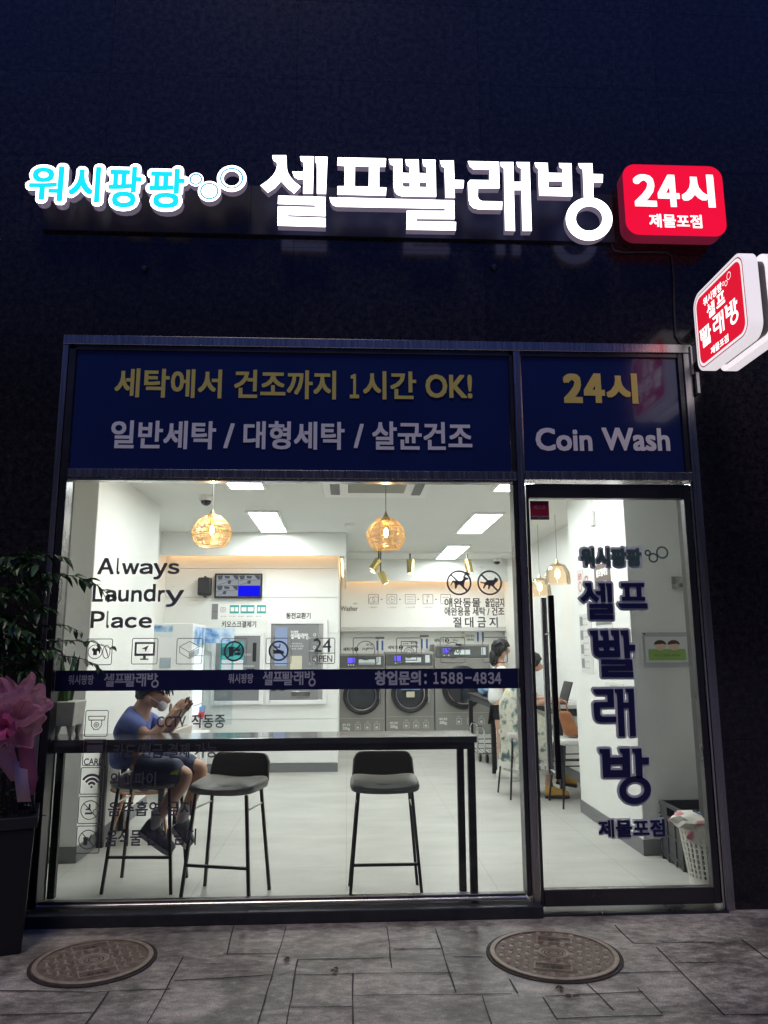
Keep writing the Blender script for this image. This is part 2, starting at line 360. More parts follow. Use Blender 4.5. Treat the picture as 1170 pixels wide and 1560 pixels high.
def skin(name, joints, edges, mats, parent, sub=2, label=None, flat=()):
    """one continuous surface grown round a skeleton: joints = {key: (x, y, z, r) or (x, y, z, rx, ry)}"""
    keys = list(joints); me = bpy.data.meshes.new('sk'); org = ORG[parent.name]
    me.from_pydata([Vector(joints[k][:3]) - org for k in keys], [(keys.index(a), keys.index(b)) for a, b in edges], [])
    o = bpy.data.objects.new('sk', me); COL.objects.link(o)
    mod = o.modifiers.new('s', 'SKIN'); mod.use_smooth_shade = True; mod.branch_smoothing = .4
    for i, k in enumerate(keys):
        j = joints[k]; sv = me.skin_vertices[0].data[i]; sv.radius = (j[3], j[4] if len(j) > 4 else j[3]); sv.use_root = (i == 0)
    ss = o.modifiers.new('u', 'SUBSURF'); ss.levels = sub; ss.render_levels = sub
    out = bpy.data.meshes.new_from_object(o.evaluated_get(bpy.context.evaluated_depsgraph_get()))
    bpy.data.objects.remove(o); bpy.data.meshes.remove(me)
    out.materials.clear(); out.materials.append(mats); out.polygons.foreach_set('use_smooth', [True] * len(out.polygons)); out.name = name
    r = bpy.data.objects.new(name, out); COL.objects.link(r); r.parent = parent; ORG[r.name] = org
    if label: r['label'] = label
    return r
def chain(*k): return list(zip(k[:-1], k[1:]))

# ================================================================== SETTING
g = G(); g.box(-60, 60, -60, 0.12, -.3, 0.0)
struct(g.build('pavement', [MATS['stamped_concrete']]))
# stamped joints between the paving slabs, read off the ground
JN = mat('joint_dark', (.045, .041, .037), .8)
g = G(); k_ = 0
def joint(pts, w=.007):
    global k_
    p = [atz(a, b, 0) if b > 0 else Vector((a, b, 0)) for a, b in pts]
    for a, b in zip(p[:-1], p[1:]):
        n_ = max(1, int((b - a).length / .12)); qs = []
        for i in range(n_ + 1):
            q = a.lerp(b, i / n_); t = (b - a).normalized(); nn = Vector((-t.y, t.x, 0))
            q = q + nn * (random.random() - .5) * .006; ww = w * random.uniform(.55, 1.15) / 2
            qs.append((q - nn * ww, q + nn * ww))
        z = .0022 + (k_ % 9) * .0002; k_ += 1
        vs = [Vector((v.x, v.y, z)) for pr in qs for v in pr]
        g.add(vs, [(2 * i, 2 * i + 1, 2 * i + 3, 2 * i + 2) for i in range(n_)])
for l in ([(436, 1412), (415, 1487), (380, 1600)], [(280, 1458), (225, 1560)], [(340, 1454), (421, 1453)], [(265, 1495), (416, 1486)], [(355, 1412), (347, 1454)],
          [(0, 1548), (140, 1544)], [(165, 1512), (130, 1562)], [(0, 1510), (150, 1513)], [(150, 1511), (260, 1507)],
          [(455, 1462), (585, 1460)], [(453, 1462), (437, 1562)], [(450, 1486), (537, 1484)], [(537, 1484), (537, 1562)], [(443, 1536), (537, 1534)], [(537, 1517), (640, 1516), (780, 1515)], [(537, 1484), (690, 1483)],
          [(590, 1412), (597, 1476)], [(663, 1415), (695, 1513)], [(600, 1447), (672, 1446)], [(690, 1459), (735, 1458)], [(735, 1518), (750, 1562)], [(775, 1492), (788, 1515)],
          [(826, 1520), (850, 1555)], [(830, 1519), (980, 1512)], [(848, 1553), (1010, 1548)], [(892, 1497), (935, 1540)], [(970, 1505), (1010, 1545)], [(936, 1410), (965, 1438)], [(966, 1438), (1090, 1436)], [(1000, 1444), (1105, 1548)], [(1028, 1468), (1090, 1467)], [(940, 1483), (1035, 1481)], [(1105, 1547), (1170, 1546)], [(1130, 1432), (1170, 1462)],
          [(10, 1400), (70, 1412)]):
    joint(l)
for i in range(26):       # the same pattern goes on over the rest of the pavement
    y = -1.35 - i * .55; joint([(-7, y), (7, y - .04)])
    for j in range(9):
        x = -6.6 + j * 1.55 + (i % 3) * .5 + random.uniform(-.2, .2); joint([(x, y), (x + random.uniform(-.05, .05), y - .55)])
o = struct(g.build('pavement_joints', [JN]))

# polished granite cladding in slabs
g = G()
def slabs(x0, x1, z0, z1):
    xs = [x0] + [x for x in [-1.556 + 1.2065 * k for k in range(-6, 9)] if x0 + .02 < x < x1 - .02] + [x1]
    zs = [z0] + [z for z in [2.713 + .602 * k for k in range(-5, 14)] if z0 + .02 < z < z1 - .02] + [z1]
    e = .0009
    for a, b in zip(xs[:-1], xs[1:]):
        for c, d in zip(zs[:-1], zs[1:]): g.box(a + e, b - e, 0, .03, c + e, d - e)
XL, XR, ZT = -1.725, 2.147, 3.306
slabs(-8, XL, 0, ZT); slabs(XR, 8, 0, ZT); slabs(-8, 8, ZT, 9.4)
tag(g.build('granite_wall', [MATS['granite']], bevel=0), 'dark polished granite wall of thin jointed slabs around the lit shop front', 'wall')
g = G(); g.box(-8, XL, .031, .35, 0, ZT); g.box(XR, 8, .031, .35, 0, ZT); g.box(-8, 8, .031, .35, ZT, 9.4)
struct(g.build('wall_core', [mat('core', (.05, .05, .05), .9)]))

# interior shell
FZ = .02; CZ = 2.8
g = G(); g.box(-2.5, 2.9, .1, 8.0, -.1, FZ); struct(g.build('shop_floor', [MATS['polished_floor']]))
g = G(); g.box(-2.5, 2.9, .06, 8.0, CZ, CZ + .1); struct(g.build('shop_ceiling', [CEIL]))
g = G(); g.box(-2.4, -2.2, .1, 8, FZ, CZ); struct(g.build('side_wall', [W()]))
g = G(); g.box(2.48, 2.7, 2.47, 8, FZ, CZ); struct(g.build('counter_side_wall', [W()]))
g = G(); g.box(2.75, 2.9, .1, 1.05, FZ, CZ); struct(g.build('entrance_side_wall', [W()]))
g = G(); g.box(-2.2, -.1, 7.9, 8.05, FZ, CZ); g.box(-.1, 2.48, 7.62, 8.05, FZ, CZ); g.box(-.1, 2.48, 7.50, 7.618, 1.765, CZ); struct(g.build('back_wall', [W()]))
# the wall corner posts (pier and pillar)
def pier(name, label, x0, x1, y0, y1):
    t = thing(name, label, 'pillar', ((x0 + x1) / 2, y0, FZ))
    G().box(x0, x1, y0, y1, FZ, CZ).build('shaft', W(), t, bevel=.006)
    e = .008; G().box(x0 - (e if x0 > 0 else 0), x1 + (e if x1 < 0 else 0), y0 - e, y1, FZ, FZ + .105).build('baseboard', BASE, t)
    return t
pier('wall_pier', 'white wall pier with dark baseboard beside the bar table end', -2.199, -1.82, 1.1, 2.9)
pier('wall_pillar', 'broad white pillar seen through the door with notices on its side', 2.052, 2.749, 1.045, 2.47)
g = G(); g.box(2.465, 2.479, 2.48, 7.5, FZ, FZ + .105); g.box(-2.199, -2.19, 2.91, 4.84, FZ, FZ + .105); struct(g.build('baseboard', [BASE]))

# panelled kiosk wall with a cove
KY = 4.85
t = thing('kiosk_wall', 'white panelled wall block holding the two payment machines under a glowing cove', 'wall', (-1.15, KY, FZ))
g = G(); zs = [FZ + .1, .30, .62, 1.42, 1.62, 2.05, 2.40, 2.72]
for a, b in zip(zs[:-1], zs[1:]): g.box(-2.199, -.11, KY, KY + .02, a + .0025, b - .0025)
g.build('panelling', W(), t, bevel=.002, seg=1)
G().box(-2.199, -.112, KY + .021, 7.6, FZ, 2.75).build('core', W(), t)
G().box(-2.199, -.105, KY - .012, KY + .0, FZ, FZ + .098).build('baseboard', BASE, t)
G().box(-2.199, -.02, 4.52, 4.545, 2.52, CZ - .002).build('soffit', W(), t)
G().box(-.045, -.02, 4.546, 7.38, 2.36, CZ - .002).build('soffit', W(), t)
WARM = emis('cove_led', (1.0, .50, .16), 9.0)
G().box(-2.15, -.15, 4.77, 4.80, 2.60, 2.612).build('light_strip', WARM, t)
G().box(-.085, -.06, 4.86, 7.2, 2.52, 2.53).build('light_strip', emis('cove_side', (1.0, .70, .32), 7.0), t)
t = thing('cove_soffit', 'dropped white soffit with warm light strip above the washing machines', 'soffit', (1.2, 7.3, 2.46))
G().box(-.018, 2.478, 7.22, 7.25, 2.46, CZ - .002).build('soffit', W(), t)
G().box(-.0, 2.45, 7.40, 7.43, 2.56, 2.572).build('light_strip', WARM, t)
g = G(); g.box(-.1, 2.478, 7.44, 7.498, 1.70, 1.77)
tag(g.build('wall_ledge', [LGREY], loc=(1.2, 7.47, 1.7), bevel=.004), 'long narrow ledge across the wall above the washing machines', 'ledge')

# ================================================================== SHOP FRONT
XG0, XG1, XD0, XD1 = -1.6445, .9912, 1.086, 2.038
ZB, ZTR, ZTB, ZPT = .094, 2.411, 2.475, 3.2176
fr = thing('shopfront_frame', 'dark brushed steel frame around the window, door and blue panels', 'window frame', (.2, 0, 0))
def member(nm_, x0, x1, y0, y1, z0, z1, mt=STEEL): G().box(x0, x1, y0, y1, z0, z1).build(nm_, mt, fr, bevel=.003, seg=1)
member('jamb', XL + .002, XL + .036, -.012, .10, .0, ZT - .062)
member('jamb', XL + .038, XG0, -.004, .10, .074, ZT - .062, DSTEEL)
member('jamb', 2.094, XR - .002, -.014, .10, .0, ZT - .062)
member('jamb', 2.080, 2.092, -.006, .10, .0, 2.424, BRIGHT)
member('jamb', 2.060, 2.092, -.006, .10, 2.476, ZT - .062, DSTEEL)
member('mullion', 1.018, 1.060, -.014, .10, .0, ZT - .062)
member('mullion', XG1, 1.016, -.004, .10, .09, ZT - .062, DSTEEL)
member('mullion', 1.062, 1.068, -.002, .10, 2.47, ZT - .062, BRIGHT)
member('head', XL + .002, XR - .002, -.016, .10, ZT - .060, ZT - .002)
member('head', XL + .036, 1.016, -.004, .02, ZPT, ZT - .062, DSTEEL); member('head', 1.062, 2.06, -.004, .02, ZPT, ZT - .062, DSTEEL)
member('transom', XG0, 1.016, -.010, .10, ZTR + .012, ZTB); member('transom', XG0, XG1, -.004, .06, ZTR - .004, ZTR + .010, BRIGHT)
member('transom', 1.062, 2.092, -.016, .10, 2.426, 2.478, STEEL)
member('sill', XG0, XG1, -.006, .06, .074, .092, BRIGHT)
member('sill', XG0, XG1, .02, .06, .0925, .102, DSTEEL)
G().box(XL + .002, 1.06, -.075, .099, 0, .062).build('base', mat('base_stone', (.03, .03, .032), .45, var=.25, scale=20), fr, bevel=.006)
G().box(1.062, 2.09, -.05, .30, 0, .012).build('threshold', DSTEEL, fr, bevel=.003)

# blue fascia panels with lettering
def lettering(parent, F, items, label=None, name='lettering', step=.00018):
    for mt, fn in items:
        gg = G(); fn(Art(gg, F, 0.0, step)); gg.build(name, mt, parent, label)
def px_text(A, s, l, r_, zt, zb, y, bold=0.0, n=8, slant=0.0):     # text fitted between two image points l, r_ (mid-height) and rows zt..zb
    a, b = at(*l, y), at(*r_, y); cx = (l[0] + r_[0]) / 2; h = at(cx, zt, y).z - at(cx, zb, y).z
    zc = (at(cx, zt, y).z + at(cx, zb, y).z) / 2
    A.text(s, (a.x + b.x) / 2, zc, w=b.x - a.x - 2 * bold, h=h - 2 * bold, bold=bold, n=n, slant=slant)
t = thing('fascia_panel', 'wide navy panel over the window with two lines of Korean lettering', 'sign panel', (-.33, .012, ZTB))
G().box(XG0 + .001, XG1 - .002, .012, .03, ZTB + .001, ZPT + .02).build('panel', NAVY, t)
yp = .010
lettering(t, FY(yp), [(YELLOW, lambda A: [px_text(A, w_, (x0, y_), (x1, y_), y0, y1, yp, .0042) for w_, x0, x1, y_, y0, y1 in
    (('세탁에서', 175, 338, 583, 562, 606), ('건조까지', 357, 512, 585, 564, 608), (fullwidth('1'), 533, 547, 588, 570, 607), ('시간', 553, 634, 588, 566, 609), ('OK!', 648, 719, 589, 571, 607))])],
    'yellow upper line of lettering')
lettering(t, FY(yp), [(OFFW, lambda A: [px_text(A, w_, (x0, y_), (x1, y_), y0, y1, yp, .0042) for w_, x0, x1, y_, y0, y1 in
    (('일반세탁', 169, 329, 662, 641, 684), ('/', 341, 357, 664, 645, 683), ('대형세탁', 371, 525, 664, 642, 685), ('/', 539, 554, 665, 646, 683), ('살균건조', 567, 719, 665, 643, 686))])],
    'white lower line of lettering')
t = thing('fascia_panel', 'smaller navy panel over the door reading 24시 Coin Wash', 'sign panel', (1.57, .012, ZTB))
G().box(1.069, 2.059, .012, .03, 2.48, ZPT + .02).build('panel', NAVY, t)
lettering(t, FY(yp), [(YELLOW, lambda A: [px_text(A, w_, (x0, 592), (x1, 592), y0, y1, yp, b_) for w_, x0, x1, y0, y1, b_ in ((fullwidth('2'), 858, 887, 569, 614, .011), (fullwidth('4'), 889, 921, 569, 614, .011), ('시', 923, 971, 569, 615, .009))])], 'yellow 24시 lettering')
lettering(t, FY(yp), [(OFFW, lambda A: [px_text(A, 'Coin', (816, 670), (902, 670), 652, 687, yp, .005), px_text(A, 'Wash', (917, 670), (1020, 670), 652, 687, yp, .005)])], 'white Coin Wash lettering')

# traced outlines of the display lettering (image points on the sign plane)
def Z3(p): return (p[0] / 4.179 + 390, p[1] / 4.179 + 225)
def Z4(p): return (p[0] / 4.179 + 660, p[1] / 4.179 + 225)
YS = -.17
def tr(fn, pts): return [(lambda q: (q.x, q.z))(at(*fn(p), YS)) for p in pts]
def ellz(fn, cx, cy, rx, ry, n=36): return tr(fn, [(cx + rx * math.cos(2 * math.pi * i / n), cy + ry * math.sin(2 * math.pi * i / n)) for i in range(n)])
S_SE = [(tr(Z3, [(105, 48), (192, 48), (196, 130), (203, 158), (218, 185), (245, 217), (285, 247), (243, 292), (205, 262), (160, 213), (122, 256), (75, 287), (28, 240), (70, 212), (105, 180), (127, 145), (135, 112), (133, 95), (115, 85), (105, 68)]), []),
        (tr(Z3, [(280, 55), (368, 56), (362, 292), (300, 292), (302, 203), (270, 203), (245, 188), (230, 152), (303, 152), (303, 95), (286, 84)]), []),
        (tr(Z3, [(376, 58), (455, 59), (445, 295), (388, 294), (388, 105), (378, 92)]), [])]
S_RIEUL = [(tr(Z3, [(142, 306), (442, 315), (443, 437), (203, 429), (203, 441), (443, 449), (443, 506), (137, 497), (139, 375), (377, 380), (377, 367), (139, 359)]), [])]
S_PIEUP = [(tr(Z3, [(520, 62), (828, 68), (824, 122), (784, 122), (784, 252), (830, 254), (826, 305), (518, 298), (520, 245), (563, 245), (565, 117), (518, 113)]), [tr(Z3, [(630, 118), (720, 121), (718, 248), (628, 246)])])]
S_BAR = [([*tr(Z3, [(468, 316)]), *tr(Z4, [(134, 336), (136, 455)]), *tr(Z3, [(1022, 453), (1022, 468)]), *tr(Z4, [(145, 473), (143, 527)]), *tr(Z3, [(958, 522), (960, 402)]), *tr(Z4, [(75, 403), (75, 388)]), *tr(Z3, [(515, 376), (490, 367), (475, 345)])], [])]
S_BB = [(tr(Z3, [(845, 72), (932, 72), (932, 160), (978, 162), (980, 124), (958, 112), (950, 75), (1035, 75), (1038, 162), (1087, 163), (1087, 126), (1066, 116), (1058, 76), (1142, 77), (1147, 313), (930, 310), (900, 300), (882, 280), (875, 240), (875, 115), (855, 106)]),
         [tr(Z3, [(932, 222), (980, 222), (980, 250), (945, 250), (932, 240)]), tr(Z3, [(1040, 222), (1087, 222), (1087, 252), (1040, 250)])])]
S_A1 = [(tr(Z4, [(42, 82), (130, 82), (135, 205), (195, 207), (192, 258), (135, 258), (137, 320), (78, 318), (72, 128), (54, 120)]), [])]
S_RAE = [(tr(Z4, [(220, 85), (418, 90), (422, 258), (285, 258), (283, 310), (290, 328), (310, 340), (440, 343), (437, 395), (290, 393), (255, 384), (233, 362), (225, 330), (220, 222), (235, 205), (358, 207), (358, 140), (255, 138), (232, 118)]), []),
         (tr(Z4, [(425, 92), (510, 92), (512, 218), (560, 218), (560, 134), (538, 122), (528, 92), (613, 93), (627, 530), (568, 530), (562, 270), (513, 270), (520, 530), (458, 528), (450, 132), (432, 120)]), [])]
S_BIEUP = [(tr(Z4, [(645, 95), (728, 97), (732, 160), (825, 162), (825, 137), (806, 125), (800, 98), (880, 100), (885, 310), (675, 305), (668, 134), (652, 122)]), [tr(Z4, [(733, 213), (823, 213), (823, 255), (733, 252)])])]
S_A2 = [(tr(Z4, [(923, 100), (1012, 100), (1016, 168), (1080, 170), (1078, 222), (1018, 222), (1020, 322), (960, 322), (952, 140), (932, 126)]), [])]
S_RING = [(ellz(Z4, 992, 455, 148, 138), [ellz(Z4, 992, 452, 85, 78)])]
WORD = S_SE + S_RIEUL + S_PIEUP + S_BAR + S_BB + S_A1 + S_RAE + S_BIEUP + S_A2 + S_RING
def refit(polys, x0, x1, z0, z1):
    xs = [p[0] for o, hs in polys for p in o]; zs = [p[1] for o, hs in polys for p in o]
    f = lambda p: (x0 + (p[0] - min(xs)) / (max(xs) - min(xs)) * (x1 - x0), z0 + (p[1] - min(zs)) / (max(zs) - min(zs)) * (z1 - z0))
    return [([f(p) for p in o], [[f(p) for p in h] for h in hs]) for o, hs in polys]
GLY = {'셀': refit(S_SE, 0, 1, .47, 1) + refit(S_RIEUL, .27, 1, 0, .43),
       '프': refit(S_PIEUP, .14, .94, .30, 1) + [([(0, .20), (1, .20), (1, 0), (.12, 0), (.04, .08)], [])],
       '빨': refit(S_BB, 0, .66, .42, 1) + refit(S_A1, .68, 1, .40, 1) + refit(S_RIEUL, .22, .92, 0, .38),
       '래': refit(S_RAE, 0, 1, 0, 1), '방': refit(S_BIEUP, 0, .62, .48, 1) + refit(S_A2, .66, 1, .46, 1) + refit(S_RING, .36, 1, 0, .5)}

# ------------------------------------------------------------------ lit channel letter sign
LWHITE = emis('letter_white', (1.0, .98, 1.0), 4.0); LCYAN = emis('letter_cyan', (.01, .66, .86), 1.25)
LSIDE = mat('letter_side', (.45, .40, .48), .4, emit=.13, ecol=(.80, .66, .92))
LBACK = emis('letter_back', (.45, .47, 1.0), .9)  # added glow on the letter backs, throws a bluish halo onto the wall
sg = thing('channel_letter_sign', 'glowing white Korean channel letters on a dark rail across the granite wall', 'sign', (.5, -.05, 3.9))
a, b = at(398, 348, -.05), at(935, 352, -.05)
G().box(-.62, 1.70, -.028, -.001, 3.985, 4.32).build('mounting_rail', mat('rail_paint', (.016, .016, .026), .45, var=.1), sg)
F0 = FY(YS)
for k_, polys in enumerate((S_SE + S_RIEUL, S_PIEUP + S_BAR, S_BB + S_A1, S_RAE, S_BIEUP + S_A2 + S_RING)):
    gg = G()
    for j, (o_, h_) in enumerate(polys): gg.prism(F0, o_, h_, .0006 * j, -.050, side=1, back=2)
    gg.build('letter', [LWHITE, LSIDE, LBACK], sg)
s2 = thing('channel_letter_sign', 'smaller glowing cyan Korean letters with white outline and bubble rings', 'sign', (-1.3, -.05, 4.0))
G().box(-1.90, -.622, -.028, -.001, 3.985, 4.32).build('mounting_rail', MATS['rail_paint'], s2)
def extr_text(gg, s, x0, x1, z0, z1, r, d0, d1, n=10):     # fattened extruded text
    v, f, tw, th = text_shape(s); sx, sz = (x1 - x0) / tw, (z1 - z0) / th
    ed = {}
    for q in f:
        for i in range(len(q)):
            e = (q[i], q[(i + 1) % len(q)]); ed[e] = 1
    out = [e for e in ed if (e[1], e[0]) not in ed]
    for k in range(n if r else 1):
        an = 2 * math.pi * k / max(n, 1); dx, dz = r * math.cos(an), r * math.sin(an); d = d0 + .0003 * k
        P = [(x0 + p[0] * sx + dx, z0 + p[1] * sz + dz) for p in v]
        gg.cur = 0; gg.add([F0(p[0], p[1], d) for p in P], f)
        gg.cur = 1; gg.add([F0(p[0], p[1], d) for p in P] + [F0(p[0], p[1], d1) for p in P], [(a_, b_, b_ + len(P), a_ + len(P)) for a_, b_ in out])
    gg.cur = 0
for ch, x0, x1, y0, y1 in (('워', 42, 100, 251, 310), ('시', 103, 156, 252, 312), ('팡', 163, 218, 252, 320), ('팡', 225, 284, 255, 321)):
    p, q = at((x0 + x1) / 2, y0, YS), at((x0 + x1) / 2, y1, YS); xa, xb = at(x0, (y0 + y1) / 2, YS).x, at(x1, (y0 + y1) / 2, YS).x
    gg = G(); extr_text(gg, ch, xa + .012, xb - .012, q.z + .015, p.z - .012, .025, 0, -.050, 14); lt = gg.build('letter', [LWHITE, LSIDE], s2)
    gg = G(); A = Art(gg, F0, .006); A.text(ch, (xa + xb) / 2, (p.z + q.z) / 2, w=xb - xa - .034, h=p.z - q.z - .036, bold=.007); gg.build('face', LCYAN, lt, 'cyan letter face')
for cx, cy, r_, hole in ((298.5, 273.5, 11.5, 0), (319, 291.5, 17.5, 0), (353, 272, 22.5, .55)):
    c = at(cx, cy, YS); rr_ = (at(cx + r_, cy, YS).x - c.x)
    gg = G(); gg.prism(F0, circ(c.x, c.z, rr_), [circ(c.x, c.z, rr_ * hole)] if hole else [], 0, -.050, side=1); rg = gg.build('bubble', [LWHITE, LSIDE], s2)
    gg = G(); Art(gg, F0, .003).ring(c.x, c.z, rr_ * .74, .011); gg.build('face', emis('ring_blue', (.05, .42, .66), 1.0), rg)

# red 24 hour box sign
REDE = emis('sign_red', (.86, .006, .045), 1.05); REDS = mat('sign_red_side', (.42, .03, .08), .4, emit=.10, ecol=(.8, .05, .15)); SIGNW = emis('sign_white', (1, 1, 1), 1.6)
t = thing('box_sign', 'red rounded rectangle light box reading 24시 at the end of the letters', 'sign', (2.03, -.05, 3.93))
p0, p1 = at(951, 306, YS), at(1104, 312, YS); z1_, z0_ = at(1028, 252, YS).z, at(1028, 359, YS).z
gg = G(); gg.prism(F0, rrect(p0.x, p1.x, z0_, z1_, .085, 8), [], 0, -.10, side=1); gg.build('light_box', [REDE, REDS], t)
gg = G(); A = Art(gg, F0, .002)
for w_, x0, x1, y0, y1, b_ in ((fullwidth('2'), 965, 999, 266, 315, .010), (fullwidth('4'), 1001, 1034, 267, 316, .010), ('시', 1037, 1087, 267, 317, .012)): px_text(A, w_, (x0, 291), (x1, 291), y0, y1, YS, b_, 16)
px_text(A, '제물포점', (988, 338), (1068, 338), 328, 348.5, YS, .0022)
gg.build('lettering', SIGNW, t)

# projecting light boxes on the wall to the right
xf, y0_, y1_, z0_, z1_ = 2.09, .205, .80, 3.03, 3.52
F = FX(xf); t = thing('projecting_sign', 'red and white double light box with Korean lettering projecting over the door', 'sign', (xf + .09, -.5, z0_))
SB = emis('sign_box_white', (1, .93, .96), .95); ACR = mat('sign_acrylic', (.85, .8, .82), .4, emit=.72, ecol=(1, .92, .96))
gg = G(); gg.prism(F, rrect(y0_, y1_, z0_, z1_, .085, 8), [], 0, -.072); gg.build('light_box', ACR, t, bevel=.012)
gg = G(); gg.prism(F, rrect(y0_ + .035, y1_ - .035, z0_ + .035, z1_ - .035, .06, 8), [], -.0725, -.1295); gg.build('core', mat('sign_core', (.06, .055, .06), .5), t)
gg = G(); gg.prism(F, rrect(y0_, y1_, z0_, z1_, .085, 8), [], -.13, -.20); gg.build('light_box', ACR, t, bevel=.012)
for mt, e_, r_, d_, nm_ in ((emis('rim_red', (.42, .01, .06), .8), .018, .07, .0008, 'rim_line'), (SB, .024, .066, .0014, 'white_border'), (emis('proj_red', (.80, .012, .04), .95), .040, .055, .0020, 'red_face')):
    gg = G(); Art(gg, F, d_).poly(rrect(y0_ + e_, y1_ - e_, z0_ + e_, z1_ - e_, r_, 8)); gg.build(nm_, mt, t)
gg = G(); A = Art(gg, F, .0026); c = (y0_ + y1_) / 2
A.text('워시팡팡', c - .055, z1_ - .095, w=.22, h=.05, bold=.0012, n=6)
for dx, dz, r_ in ((.075, .0, .010), (.105, -.012, .014), (.14, .014, .020)): A.ring(c + dx, z1_ - .095 + dz, r_, .003)
for ch, a0, b0, w_, h_ in (('셀', -.085, -.175, .095, .085), ('프', .03, -.168, .10, .075), ('빨', -.17, -.30, .135, .12), ('래', -.012, -.295, .125, .125), ('방', .135, -.30, .135, .14)):
    A.glyphs(GLY[ch], c + a0, z1_ + b0, w_, h_)
A.text('제물포점', c - .02, z0_ + .075, w=.20, h=.044, bold=.001, n=6)
gg.build('lettering', SIGNW, t)
for z_ in (3.14, 3.36):
    gg = G(); gg.box(xf + .078, xf + .122, -y0_ - .03, -.004, z_, z_ + .05); gg.build('bracket', DSTEEL, t, bevel=.004)
t = thing('mounting_plate', 'small grey steel plates screwed to the wall under the projecting sign', 'bracket', (2.16, -.01, 3.0))
gg = G(); p = at(1052, 529, -.02); gg.box(2.135, 2.15, -.03, -.002, 3.10, 3.29); gg.build('plate', STEEL, t, bevel=.003)
gg = G(); gg.box(2.150, 2.172, -.05, -.002, 2.97, 3.11); gg.build('plate', STEEL, t, bevel=.003)
# sign cable
gg = G(); pts = [at(*q, -.008) for q in [(930, 345), (932, 374), (936, 382), (950, 384.5), (985, 384), (1016, 384.5), (1023, 390), (1026, 420), (1027, 470), (1029, 512), (1036, 522), (1050, 526), (1064, 520)]]
gg.tube(pts, .0055, 6); tag(gg.build('sign_cable', [mat('cable', (.06, .055, .06), .5)], loc=pts[5], smooth=True), 'thin grey cable running along the granite from the white letters to the projecting sign', 'cable')
for q, l in (((220, 410), 'small round wall cap under the cyan letters'), ((752, 408), 'small round wall cap under the big white letters')):
    p = at(*q, 0); gg = G(); gg.lathe([(0, -.02), (.016, -.019), (.022, -.008), (.022, -.001)], (p.x, 0, p.z), 16, 'y'); tag(gg.build('wall_stud', [DSTEEL], loc=p, smooth=True), l, 'wall stud')

# ------------------------------------------------------------------ window pane with its printed films
wt = thing('shop_window', 'large clear shop window with navy band, pictograms and Always Laundry Place lettering', 'window', (-.33, .04, ZB))
G().box(XG0 - .002, XG1 + .001, .040, .046, ZB, ZTR + .0).build('pane', GLASS, wt)
YG = .0385
za, zb_ = at(400, 1020, YG).z, at(400, 1051, YG).z
G().box(XG0 + .001, XG1 - .001, .0375, .0395, zb_, za).build('navy_band', NAVYM, wt, 'navy band of film across the glass')
YB = .0370
def word_px(A, x0, x1, y0, y1, y, bold=0.0):
    c0, c1 = at(x0, (y0 + y1) / 2, y), at(x1, (y0 + y1) / 2, y); t_, b_ = at((x0 + x1) / 2, y0, y).z, at((x0 + x1) / 2, y1, y).z
    A.glyphs(WORD, (c0.x + c1.x) / 2, (t_ + b_) / 2, c1.x - c0.x, t_ - b_, bold)
BANDINK = mat('band_ink', (.60, .60, .64), .45)
def band_art(A):
    px_text(A, '워시팡팡', (104, 1035), (143, 1035), 1028, 1043, YB, .001, 6); word_px(A, 158, 242, 1026, 1048, YB)
    px_text(A, '워시팡팡', (348, 1033), (386, 1033), 1026, 1041, YB, .001, 6); word_px(A, 400, 481, 1023, 1046, YB)
    px_text(A, '창업문의', (571, 1033), (641, 1033), 1022, 1044, YB, .003); px_text(A, ':', (646, 1034), (650, 1034), 1026, 1042, YB, .002)
    [px_text(A, fullwidth(ch), (x_, 1033), (x_ + 10 - (2 if ch == '1' else 0), 1033), 1024, 1042, YB, .0026, 6) for ch, x_ in zip('15884834', (660, 671, 683, 695, 720, 731, 742.5, 753))]; px_text(A, '-', (708, 1033), (718, 1033), 1031, 1034, YB, .0)
lettering(wt, FY(YB), [(BANDINK, band_art)], 'grey lettering and telephone number on the band')
def bub(A, cx, cy, s_, w): 
    for dx, dy, r_ in ((-9, 1, 3.2), (0, 5, 4.5), (12, -1, 6.2)):
        p = at(cx + dx * s_, cy + dy * s_, YB); A.ring(p.x, p.z, r_ * s_ / 245, w)
lettering(wt, FY(YB), [(mat('band_ring', (.03, .035, .10), .4), lambda A: [bub(A, 150, 1036, .65, .003), bub(A, 393, 1032, .65, .003)])], name='bubble_rings')
